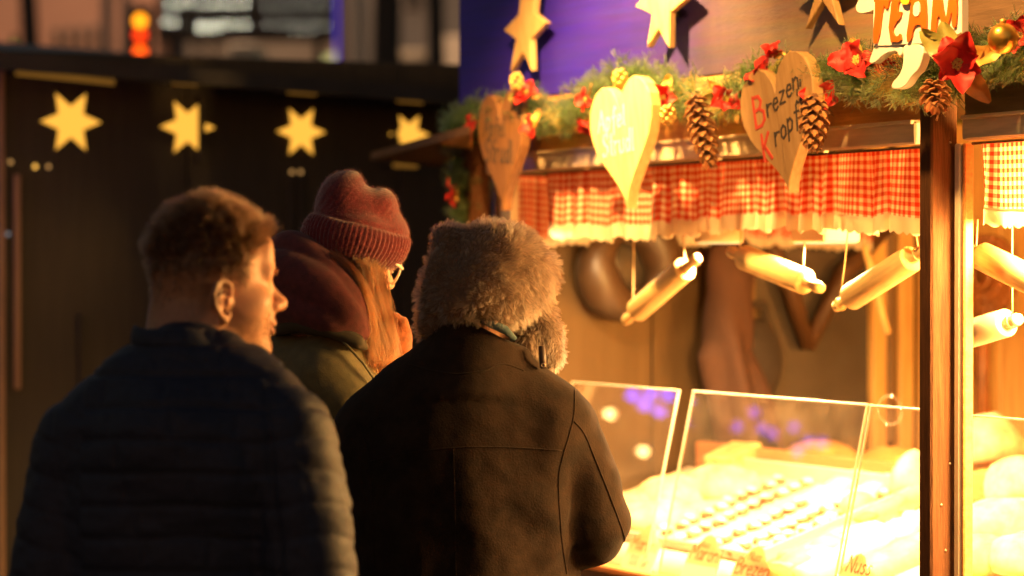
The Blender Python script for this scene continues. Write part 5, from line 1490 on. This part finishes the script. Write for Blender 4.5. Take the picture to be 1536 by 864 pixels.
# hair
m_hair1 = hairmat('brown_hair', (.046, .024, .013), .35, .3)
def inhead(P): return (P - O1) @ A1.T / S1
def hairkeep(P):
    q = inhead(P)
    h = np.interp(q[:, 1], [-.12, -.09, -.045, -.02, -.004, .012, .026, .034, .045, .06, .075, .1], [-.052, -.05, -.04, -.012, .02, .028, .022, .02, .062, .078, .092, .105])
    ear = (np.abs(q[:, 0]) > .073) & (q[:, 2] < .034) & (q[:, 1] > -.034)
    return ((q[:, 2] > h + .002) & ~ear & (q[:, 2] > -.07)) * (.35 + step(-.02, .07, q[:, 2]))
P, Nn = sample(me, 22000, hairkeep)
q = inhead(P)
top = step(.035, .095, q[:, 2] + .02 * (q[:, 1] > .03))
ln = (.004 + .004 * step(-.03, .03, q[:, 2]) + (.020 + .002 * step(.0, .08, q[:, 1])) * top) * (.7 + .5 * rng.random(len(P))) * S1
back = A1[1] * -.35
d = Nn + A1[2] * (.1 + .1 * top[:, None]) + A1[1] * (-.25 * top * (q[:, 1] > .03))[:, None] + rng.normal(0, .34, P.shape)
d[top < .5] += (-A1[2] * .55)[None]
d /= np.linalg.norm(d, axis=1, keepdims=True)
hp = grow(P - Nn * .001, d, ln, 6, .45, 120, .0, .28)
strands('hair', hp, .00020 + .00009 * top, m_hair1, man, .35)
# eyebrows + stubble
P, Nn = sample(me, 500, lambda p_: (np.abs(inhead(p_)[:, 2] - .043 - .06 * np.abs(np.abs(inhead(p_)[:, 0]) - .03) * -1) < .004) * (np.abs(np.abs(inhead(p_)[:, 0]) - .03) < .02) * (inhead(p_)[:, 1] > .06) * 1.0)
strands('eyebrow', grow(P[:160], (Nn * .6 + np.sign(inhead(P)[:, :1]) * A1[0] * .8)[:160], np.full(160, .008), 4), .00018, m_hair1, man)
P, Nn = sample(me, 5000, lambda p_: (lambda q_: (q_[:, 2] < np.interp(q_[:, 1], [-.01, .01, .03, .06, .085, .12], [-.02, .0, -.022, -.026, -.020, -.020])) * (q_[:, 1] > -.005) * (q_[:, 2] > -.11) * 1.0)(inhead(p_)))
strands('stubble', grow(P, Nn - A1[2] * .6, np.full(len(P), .0032), 3), .00012, m_hair1, man)
# jacket
F = Field((-.36, -.24, .92), (.34, .26, CAMZ - .06), .0046)
shL, shR = q1(122, 668, .05), q1(430, 652, -.05)
elL, elR = q1(78, 915, .02), q1(472, 915, -.08)
F.f = F.ell((0, .02, 1.30), (.20, .135, .28))
F.add(F.ell((-.005, .02, 1.02), (.205, .14, .25)), .06)
F.add(F.cap(q1(150, 655, .04), q1(395, 650, -.03), .070), .05)
F.add(F.chain([q1(160, 622, .04), q1(215, 577, .02), q1(270, 556, .02), q1(330, 568, .0), q1(400, 606, -.03)], [.056, .058, .066, .060, .056]), .04)
F.add(F.cap(q1(255, 660, -.05), q1(330, 700, -.05), .075), .06)
for a_, b_, s in ((shL, elL, -1), (shR, elR, 1)):
    F.add(F.chain([a_, a_ * .5 + b_ * .5 + [s * .006, 0, 0], b_], [.072, .071, .068]), .022)
    w_ = b_ + np.array([-s * .04, .13, -.22]); F.add(F.cap(b_, w_, .066, .05), .02)
me = F.mesh('jacket')
co = getco(me)
# quilting: nine horizontal seams over the back, broken into blocks by vertical ones; sleeves are quilted along the arm
def seam(u, per, wd): r_ = np.abs((u / per + .5) % 1 - .5) * per; return np.exp(-(r_ / wd) ** 2) * .7 + .3 * np.exp(-(r_ / (3 * wd)) ** 2), r_
def armcoord(a_, b_):
    d_ = b_ - a_; t_ = ((co - a_) @ d_) / (d_ @ d_); L_ = np.linalg.norm(d_)
    r_ = np.linalg.norm(co - a_ - t_[:, None] * d_, axis=1); return t_ * L_, r_
tL, rL = armcoord(shL, elL); tR, rR = armcoord(shR, elR)
wob = .004 * fbm(co, 7, 2)
hseam, hr = seam(co[:, 2] + .05 * np.abs(co[:, 0]) ** 1.5 + wob, .049, .0045)
vr = co[:, 0] + wob
vseam, _ = seam(vr + .02 * np.floor(co[:, 2] / .049) * .7, .098, .0035)
onR = step(.128, .140, co[:, 0] + .10 * (co[:, 2] - 1.42)) * (co[:, 2] < 1.53)
onL = step(-.150, -.165, co[:, 0]) * (co[:, 2] < 1.53)
sR, _ = seam(tR - .35 * co[:, 1] + wob, .052, .005); sL, _ = seam(tL + .3 * co[:, 1], .052, .005)
crossR, _ = seam(co[:, 1] * .9 + co[:, 0] * .6, .075, .004)
arm = np.maximum(onR, onL)
sm_ = np.where(onR > .5, sR, np.where(onL > .5, sL, hseam))
vs_ = np.where(onR > .5, crossR * .7, vseam * .75)
puff = np.where(np.maximum(onL, onR) > .5, .0030, .0062) * (1 - np.maximum(sm_, .8 * vs_))
puff += (.0022 * fbm(co * [1, 1, 2.2], 24, 2) + .0025 * fbm(co * [1, 1, 1.5], 9, 2))
armh = np.exp(-((co[:, 0] - .134 + .10 * (co[:, 2] - 1.42)) / .006) ** 2) * (co[:, 2] < 1.5)
puff -= .006 * armh
displace(me, puff.astype(np.float32))
m_quilt = mat('quilted_nylon', (.012, .0145, .030), .62, var=.2, vscale=90, bump=.25, bscale=420, sheen=.0, spec=.22)
link('jacket', me, m_quilt, man)
# stand-up collar, two rings of quilting
cb = q1(283, 545, .015); ct = q1(274, 493, .03)
nz_, na = 26, 96; v = []
for k in range(nz_):
    t_ = k / (nz_ - 1); c_ = cb + (ct - cb) * t_
    for i in range(na):
        a = 2 * math.pi * i / na
        rx = .094 - .020 * t_ ** .7; ry = .082 - .010 * t_
        fr = .5 + .5 * math.sin(a)        # front (away from the camera) sits lower
        r_ = 1 + .035 * math.sin(math.pi * ((t_ * 2.0) % 1)) - .03 * (abs((t_ * 2) % 1) < .05) + .008 * math.sin(5 * a + 7 * t_) + .006 * math.sin(11 * a)
        v.append((c_[0] + rx * r_ * math.cos(a) + .004 * math.sin(3 * a), c_[1] + ry * r_ * math.sin(a), c_[2] - .018 * t_ * fr + .004 * math.sin(4 * a + 1) * t_ - .010 * t_ * math.cos(a)))
inn = []
for k in range(8):
    t_ = 1 - k / 7 * .8; c_ = cb + (ct - cb) * t_
    for i in range(na):
        a = 2 * math.pi * i / na; fr = .5 + .5 * math.sin(a)
        inn.append((c_[0] + (.094 - .020 * t_ - .010) * math.cos(a), c_[1] + (.082 - .010 * t_ - .010) * math.sin(a), c_[2] - .018 * t_ * fr + (.003 if k == 0 else 0)))
v += inn
f = [(k * na + i, k * na + (i + 1) % na, (k + 1) * na + (i + 1) % na, (k + 1) * na + i) for k in range(nz_ + 7) for i in range(na)]
link('collar', rawmesh('collar', v, f, True), m_quilt, man)
lower_body(man, .0, .03, .3, .95)

# ---------------------------------------------------------------- man in the fur hat
D2 = 4.5
X2 = (700 - 768) / FPX * D2
def q2(px, py, y=0.0):
    D = D2 + y; return np.array([(px - 768) / FPX * D - X2, y, CAMZ - (py - HOR) / FPX * D])
K2 = FPX / D2
fm = empty('person', (X2, D2, 0), 0, 'man seen from behind in brown sheepskin coat and shaggy fur hat', 'person')
A2 = head_axes(R(38), R(18)); O2 = q2(728, 448, .06)
F = Field(O2 + [-.15, -.15, -.28], O2 + [.15, .16, .16], .004)
head_field(F, O2, A2, .86, False); F.add(F.cap(O2 + [-.0, .0, -.05], q2(706, 600, .03), .045, .05), .03); F.add(F.ell(q2(700, 630, .03), (.13, .09, .07)), .05)
me = F.mesh('body'); head_attrs(me, O2, A2, 1.0)
link('body', me, m_skin1, fm)
# coat
F = Field((-.36, -.26, .72), (.36, .30, CAMZ + .02), .0065)
F.f = F.ell((-.01, .03, 1.26), (.235, .16, .30)); F.add(F.ell((-.005, .03, .95), (.235, .165, .28)), .07)
F.add(F.cap(q2(563, 662, .03), q2(822, 650, .0), .082), .05)
F.add(F.chain([q2(575, 640, .03), q2(640, 598, .02), q2(702, 580, .02), q2(770, 590, .02), q2(832, 622, .0)], [.058, .064, .070, .066, .056]), .04)
shL, shR = q2(556, 668, .04), q2(846, 640, .02); elL, elR = q2(552, 850, .06), q2(884, 790, .03)
F.add(F.chain([shL, elL, elL + [.05, .22, -.02]], [.074, .074, .056]), .02)
F.add(F.chain([shR, shR * .5 + elR * .5 + [.006, -.005, 0], elR], [.064, .070, .072]), .016)
F.add(F.chain([elR, elR + [-.03, .10, -.035], elR + [-.08, .22, .0]], [.070, .062, .05]), .02)
ax = q2(706, 565, .03); tp = q2(720, 478, .05)
zrel = np.clip((F.Z - ax[2]) / (tp[2] - ax[2]), -.3, 1.3)
cx_, cy_ = ax[0] + (tp[0] - ax[0]) * zrel, ax[1] + (tp[1] - ax[1]) * zrel
rx, ry = .112 - .034 * zrel, .112 - .026 * zrel
e_ = (np.sqrt(((F.X - cx_) / rx) ** 2 + ((F.Y - cy_) / ry) ** 2) - 1) * rx
px_ = F.X - q2(690, 473, -.05)[0]
tilt = q2(690, 474, -.05)[2] - np.where(px_ < 0, -.55 * px_ * 1.0, .50 * px_)
F.add(np.maximum(np.maximum(np.abs(e_) - .010, F.Z - tilt), (ax[2] - .03) - F.Z).astype(np.float32), .014)
me = F.mesh('coat'); co = getco(me); nrm = getno(me)
back = np.clip(-nrm[:, 1], 0, 1)
lowz = step(1.38, 1.2, co[:, 2])
fold = .004 * np.sin((co[:, 0] * 1.0 + .25 * (co[:, 2] - 1.2)) * 46 + 2 * fbm(co, 5, 2)) * lowz * back * (np.abs(co[:, 0]) < .19)
amt = fold + .004 * fbm(co * [1.3, 1, .7], 8, 2) + .0012 * fbm(co, 34, 2)
ta, ra = (lambda a_, b_: (((co - a_) @ (b_ - a_)) / ((b_ - a_) @ (b_ - a_)), 0))(shR, elR)
onar = (co[:, 0] > .12) & (co[:, 2] < 1.4)
amt = amt + step(.12, .16, co[:, 0]) * (co[:, 2] < 1.4) * .003 * np.sin(ta * 15 + 7 * co[:, 1] + 2 * fbm(co, 6, 2)) * step(.45, .95, ta)
crz = ax[2] + .012 + .05 * np.abs(co[:, 0] + .0) - .02 * (co[:, 0] > .03)
amt = amt - .0 * np.exp(-((co[:, 2] - crz) / .009) ** 2) * back * step(.12, .06, np.abs(co[:, 0]))
displace(me, amt.astype(np.float32))
m_suede = mat('suede', (.017, .0085, .0045), .92, var=.38, vscale=26, bump=.3, bscale=300, sheen=.06, detail=9, spec=.12)
coat = link('coat', me, m_suede, fm)
bv = BVHTree.FromObject(coat, bpy.context.evaluated_depsgraph_get()) if False else BVHTree.FromPolygons([tuple(p_) for p_ in getco(me)], [tuple(p_.vertices) for p_ in me.polygons])
def seams(pxs, r, name, lift=.0004):
    """a welted seam laid on the coat along a line drawn on its back"""
    path = []
    for q_ in catmull([(a_[0], a_[1], 0) for a_ in pxs], 14 * len(pxs)):
            x, y = q_[0], q_[1]
            dr = ray(x, y).normalized(); h = bv.ray_cast(Vector((-X2, -D2, CAMZ)), dr)
            if h[0] is not None: path.append(h[0] + h[1] * lift)
    if len(path) > 2: MB().tube(path, r, 6).build(name, m_suede, fm)
seams([(862, 585), (861, 622), (853, 655), (846, 678)], .0013, 'seam'); seams([(861, 632), (876, 650), (893, 690), (915, 745), (935, 800), (937, 815)], .0017, 'seam')
seams([(846, 678), (838, 720), (842, 800), (850, 862)], .0012, 'seam')
seams([(556, 692), (600, 682), (680, 672), (760, 671), (842, 676)], .0013, 'seam'); seams([(680, 674), (682, 740), (684, 864)], .0008, 'seam'); seams([(540, 640), (556, 700), (562, 860)], .0011, 'seam')
seams([(614, 547), (650, 557), (690, 561), (725, 556), (745, 548), (762, 547), (786, 556)], .0016, 'collar_seam', .0002)
# blue scarf edge between collar and hat
MB().tube([q2(720, 481, -.055), q2(738, 486, -.062), q2(758, 495, -.056), q2(772, 508, -.04)], [.004, .008, .008, .005], 10).build('scarf', mat('scarf_blue', (.025, .05, .06), .9, var=.5, vscale=300), fm)
# hat
F = Field(q2(600, 600, -.22), q2(870, 300, .30), .0045)
F.f = F.ell(q2(738, 420, .045), (.112, .125, .095))
F.add(F.ell(q2(722, 448, .035), (.108, .128, .065)), .03)
F.add(F.ell(q2(745, 372, .05), (.080, .10, .045)), .03)
F.add(F.ell(q2(672, 366, .03), (.030, .05, .036)), .02)
F.add(F.chain([q2(664, 395, .0), q2(655, 440, -.0), q2(650, 490, .02), q2(652, 512, .05)], [.034, .032, .028, .018]), .018)
F.add(F.ell(q2(812, 405, .09), (.030, .05, .045)), .012)
F.add(F.chain([q2(806, 470, .05), q2(818, 510, .055), q2(822, 528, .055)], [.03, .032, .028]), .012)
F.add(F.ell(q2(792, 518, .04), (.030, .034, .042)), .010)
F.sub(F.cap(q2(700, 530, -.12), q2(716, 520, .02), .055, .06), .02)
F.sub(F.cap(q2(808, 545, -.05), q2(805, 500, -.0), .006), .010)
me = F.mesh('fur_hat'); noise_cloth(me, .006, 14, .003, 34)
m_hatskin = mat('hat_base', (.10, .06, .035), .9)
hat = link('fur_hat', me, m_hatskin, fm)
m_fur = hairmat('fur', (.24, .165, .115), .45, .65)
m_fur2 = hairmat('fur_dark', (.07, .045, .032), .45, .4)
P, Nn = sample(me, 46000)
fl = np.stack([vnoise(P + o_, 13.0) for o_ in (0., 9.1, 4.7)], 1)
cen = q2(738, 395, .05)
d = Nn * .75 + fl * .75 + np.array([.10, 0, -.42]) * step(.05, -.05, (P[:, 2] - cen[2]))[:, None] + np.array([.35, -.1, .0]) * step(-.02, .05, P[:, 2] - cen[2])[:, None] + rng.normal(0, .16, P.shape)
d /= np.linalg.norm(d, axis=1, keepdims=True)
ln = (.010 + .009 * rng.random(len(P))) * (1 + .25 * fbm(P, 20, 2))
fp = grow(P, d, ln, 5, .26, 60, .04, .72)
dk = rng.random(len(P)) < .36 + .30 * vnoise(P, 24) + .22 * vnoise(P, 9)
strands('fur', fp[~dk], .00021, m_fur, hat, .2); strands('dark_fur', fp[dk], .00021, m_fur2, hat, .2)
strap = [q2(812, 520, -.02), q2(814, 538, -.028), q2(815, 552, -.026)]
MB().tube(strap, [.006, .007, .006], 8).build('strap', mat('strap_leather', (.05, .03, .02), .5), hat)
MB().tube([q2(815, 548, -.036) + np.array([.0035 * math.cos(a), -.001, .0035 * math.sin(a)]) for a in np.linspace(0, 6.283, 13)], .0012, 6).build('snap', mat('snap_metal', (.5, .4, .3), .3, 1.0), hat)
lower_body(fm, -.01, .04, .3, .95, .95)

# ---------------------------------------------------------------- woman in the red knitted hat
D3 = 4.85
X3 = (470 - 768) / FPX * D3
def q3(px, py, y=0.0):
    D = D3 + y; return np.array([(px - 768) / FPX * D - X3, y, CAMZ - (py - HOR) / FPX * D])
wm = empty('person', (X3, D3, 0), 0, 'woman in a dark red knitted hat, pale glasses and olive parka, looking down', 'person')
A3 = head_axes(R(60), R(22), R(0)); S3 = .96
O3 = q3(519, 392, .03); 
F = Field(O3 + [-.16, -.15, -.28], O3 + [.16, .15, .17], .0034)
p3 = head_field(F, O3, A3, S3, False); F.add(F.cap(O3 + [-.03, -.0, -.05], q3(480, 520, .04), .052, .06), .03); F.add(F.ell(q3(470, 560, .05), (.12, .09, .07)), .05)
me = F.mesh('body'); head_attrs(me, O3, A3, S3, False)
m_skin3 = skin_mat('skin_fair', (.62, .40, .29), (.4, .2, .15), (.2, .09, .03))
link('body', me, m_skin3, wm)
# parka
F = Field((-.32, -.30, .80), (.42, .30, 1.64), .0065)
F.f = F.ell((-.07, .05, 1.22), (.17, .17, .32)); F.add(F.ell((-.06, .05, .95), (.18, .18, .25)), .06)
F.add(F.cap(q3(430, 555, .02), q3(470, 545, .12), .085), .05)
sh = q3(492, 556, -.045); el = q3(560, 690, -.06)
F.add(F.chain([sh, sh * .55 + el * .45 + [.012, 0, .01], el], [.082, .074, .066]), .03)
F.add(F.chain([el, q3(600, 640, .05), q3(603, 585, .08)], [.064, .052, .044]), .02)
F.add(F.cap(q3(410, 565, .02), q3(500, 560, .0), .07), .05)
F.add(F.chain([q3(520, 575, .14), q3(585, 650, .15), q3(600, 600, .12)], [.07, .06, .048]), .03)
me = F.mesh('parka'); co = getco(me)
displace(me, (.0055 * np.sin((co[:, 0] * .6 + co[:, 2]) * 62 + 3 * fbm(co, 6, 2)) * step(1.46, 1.36, co[:, 2]) * (co[:, 1] < .06) + .006 * fbm(co, 9, 2) + .002 * fbm(co, 30, 2)).astype(np.float32))
m_olive = mat('olive_cotton', (.085, .068, .022), .7, var=.2, vscale=40, bump=.2, bscale=350, sheen=.15)
link('parka', me, m_olive, wm)
sl = MB().tube([q3(462, 505, -.06), q3(490, 500, -.105), q3(515, 512, -.12), q3(545, 545, -.12), q3(566, 575, -.115)], .0028, 6).build('seam', m_olive, wm)
# hood: soft folds lying on the back
F = Field(q3(385, 540, -.17), q3(575, 330, .24), .005)
def fold_chain(pts, rs, k):
    P_ = catmull(pts, 26); rr = np.interp(np.linspace(0, 1, 26), np.linspace(0, 1, len(rs)), rs)
    g_ = F.chain([np.array(p_) for p_ in P_], list(rr))
    F.f = smin(F.f, g_, k)
fold_chain([q3(416, 382, .06), q3(438, 372, -.01), q3(480, 398, -.06), q3(520, 444, -.085), q3(546, 488, -.068)], [.034, .036, .034, .030, .020], .006)
fold_chain([q3(400, 425, .05), q3(426, 412, -.04), q3(475, 432, -.095), q3(517, 470, -.108), q3(545, 497, -.08)], [.048, .052, .047, .034, .016], .007)
fold_chain([q3(405, 468, .02), q3(442, 456, -.065), q3(492, 478, -.108), q3(542, 503, -.088)], [.044, .047, .036, .013], .007)
F.add(F.ell(q3(470, 440, .02), (.07, .07, .05)), .03)
me = F.mesh('hood'); noise_cloth(me, .0022, 9, .0008, 40)
link('hood', me, mat('maroon_jersey', (.075, .011, .013), .9, var=.25, vscale=60, bump=.25, bscale=400, sheen=.08), wm)
# dark lining edge of the parka below the hood
F = Field(q3(400, 540, -.18), q3(570, 460, .1), .005)
F.f = F.chain([q3(412, 492, -.04), q3(450, 484, -.09), q3(495, 492, -.115), q3(535, 512, -.11), q3(548, 520, -.09)], [.016, .020, .019, .016, .010])
me = F.mesh('collar_roll'); noise_cloth(me, .003, 14); link('collar_roll', me, mat('dark_lining', (.035, .026, .012), .85), wm)
# zip along the collar
zp = MB()
for k, p_ in enumerate(catmull([q3(522, 412, -.075), q3(538, 440, -.08), q3(548, 470, -.075), q3(551, 500, -.07), q3(547, 520, -.075)], 34)):
    zp.box(p_, (.005, .004, .003), rz=.5 * (k % 2), bev=.0008)
zz = zp.build('zip', mat('zip_metal', (.5, .42, .3), .35, .9), wm)
# knitted hat
F = Field(q3(430, 440, -.17), q3(630, 240, .22), .0035)
up = A3[2]; fw = A3[1]
hc = q3(531, 340, .03)
Mh = head_axes(R(60), R(16), R(0))
F.f = F.ell(q3(530, 362, .03), (.101, .106, .062), Mh)
F.add(F.cap(q3(530, 358, .03), q3(529, 322, .03), .096, .078), .02)
F.add(F.ell(q3(519, 290, .02), (.044, .060, .040)), .03)
F.add(F.ell(q3(574, 308, .03), (.030, .050, .030)), .022)
F.add(F.ell(p3(0, .043, .078), (.084, .066, .058), A3), .02)
F.sub(F.cap(q3(553, 270, -.12), q3(560, 272, .12), .012, .012), .03)
F.sub(F.cap(q3(545, 318, -.10), q3(600, 318, -.06), .004, .004), .012)
below = -((F.X - q3(548, 396, 0)[0]) * 0 + 1)
pl = (F.Z - q3(500, 382, 0)[2]) + .26 * (F.X - q3(500, 382, 0)[0]); F.f = -smin(-F.f, pl, .008)
me = F.mesh('knitted_hat'); co = getco(me)
lp = (co[:, 2] - q3(500, 382, 0)[2]) + .26 * (co[:, 0] - q3(500, 382, 0)[0])
rib = step(.078, .066, lp)
ang = np.arctan2((co - hc) @ Mh[0], (co - hc) @ Mh[1])
displace(me, (rib * (.0012 + .0022 * np.sin(ang * 62)) + (1 - rib) * (.0022 * fbm(co, 18, 2) + .0006 * np.sin(lp * 1500)) - .003 * np.exp(-((lp - .077) / .004) ** 2)).astype(np.float32))
m_knit = mat('red_wool', (.095, .010, .016), .95, var=.3, vscale=120, bump=.5, bscale=380, sheen=.5, spec=.15)
kh = link('knitted_hat', me, m_knit, wm)
P, Nn = sample(me, 9000)
strands('wool_fuzz', grow(P, Nn + rng.normal(0, .8, P.shape) * .7, .003 + .006 * rng.random(len(P)) ** 2, 4, .3, 120), .00009, hairmat('wool_hair', (.36, .06, .05), .5), kh, .5)
# glasses
m_gl = mat('glasses_frame', (.82, .76, .66), .22, spec=.6)
g = MB()
def gp(x, y, z): return Vector(p3(x, y, z))
for s in (-1, 1):
    g.tube([gp(s * (.033 + .027 * math.cos(a)), .103 - .006 * abs(math.cos(a)), .014 + .023 * math.sin(a)) for a in np.linspace(0, 2 * math.pi, 25)], .0026, 8, cap=False)
    g.tube([gp(s * .060, .100, .024), gp(s * .072, .085, .025), gp(s * .080, .0, .022)], [.0035, .003, .0022], 8)
g.tube([gp(-.008, .106, .018), gp(0, .110, .021), gp(.008, .106, .018)], .0022, 8)
gl = g.build('glasses', m_gl, wm)
# long hair
m_ginger = hairmat('ginger_hair', (.085, .026, .006), .35, .75)
n = 1700
u = rng.random(n)
root_ = np.array([q3(532, 398, -.06)])[0] * (1 - u)[:, None] + np.array([q3(572, 400, .0)])[0] * u[:, None]
root_ += rng.normal(0, .008, (n, 3)); root_[:, 1] += -.03 * np.sin(math.pi * u)
mid = np.array(q3(557, 445, -.055)) + (u - .5)[:, None] * np.array([.045, .03, 0]) + rng.normal(0, .008, (n, 3))
low = np.array(q3(573, 500, -.05)) + (u - .45)[:, None] * np.array([.055, .04, 0]) + rng.normal(0, .010, (n, 3))
end = np.array(q3(565, 560, -.05)) + (u - .5)[:, None] * np.array([.065, .03, 0]) + rng.normal(0, .014, (n, 3))
tt = np.linspace(0, 1, 12)[None, :, None]
B_ = (1 - tt) ** 3 * root_[:, None] + 3 * (1 - tt) ** 2 * tt * mid[:, None] + 3 * (1 - tt) * tt ** 2 * low[:, None] + tt ** 3 * end[:, None]
wv = np.stack([vnoise(B_.reshape(-1, 3) + o_, 28.0) for o_ in (0., 3.3, 6.6)], 1).reshape(B_.shape)
B_ = B_ + wv * .012 * tt
fly = rng.random(n) < .02
B_[fly] += wv[fly] * .03 * tt
strands('hair', B_, .0004, m_ginger, wm, .5)
n = 260; u = rng.random(n)
a_ = np.array(q3(500, 384, -.075)) + rng.normal(0, .006, (n, 3)); b_ = np.array(q3(540, 405, -.10)) + rng.normal(0, .007, (n, 3)); c_ = np.array(q3(556, 440, -.08)) + rng.normal(0, .009, (n, 3)); e_ = np.array(q3(560, 520, -.07)) + rng.normal(0, .012, (n, 3))
B_ = (1 - tt) ** 3 * a_[:, None] + 3 * (1 - tt) ** 2 * tt * b_[:, None] + 3 * (1 - tt) * tt ** 2 * c_[:, None] + tt ** 3 * e_[:, None]
strands('hair', B_, .0004, m_ginger, wm, .5)
# raised gloved hand at the chin, with a bracelet at the wrist
F = Field(q3(545, 590, -.06), q3(640, 450, .20), .003)
wr, pm = q3(600, 545, .07), q3(592, 512, .065)
F.f = F.cap(q3(603, 570, .08), wr, .034, .030); F.add(F.ell(pm, (.036, .030, .040)), .02)
for k, (dx, dz, l_) in enumerate(((-.026, .030, .034), (-.010, .040, .040), (.007, .038, .036), (.022, .030, .030))):
    b0 = pm + [dx, -.008, dz * .7]; b1 = b0 + [-.006, -.004, l_ * .6]; b2 = b1 + [-.020, .010, l_ * .25]
    F.add(F.chain([b0, b1, b2], [.0115, .0105, .009]), .005)
F.add(F.chain([pm + [-.028, -.012, -.006], pm + [-.046, -.016, .012], pm + [-.050, -.012, .030]], [.013, .011, .009]), .007)
me = F.mesh('glove'); noise_cloth(me, .0022, 22, .001, 60); link('glove', me, mat('rust_wool', (.30, .085, .022), .92, var=.3, vscale=90, bump=.5, bscale=300, sheen=.4), wm)
br = MB()
for k in range(3):
    br.tube([wr + np.array([(.036 + .001 * k) * math.cos(a), .034 * math.sin(a), .005 * k - .004 + .002 * math.sin(a * 6 + k) - .006 * math.cos(a)]) for a in np.linspace(0, 6.283, 40)], .0022, 6, cap=False)
br.build('bracelet', mat('silver', (.7, .62, .5), .2, 1.0), wm)
F = Field(q3(540, 660, -.02), q3(650, 540, .20), .005); F.f = F.cap(q3(600, 600, .085), q3(602, 558, .075), .050, .046); me = F.mesh('cuff'); noise_cloth(me, .003, 18); link('cuff', me, m_olive, wm)
lower_body(wm, -.05, .05, .9, .4, .95)
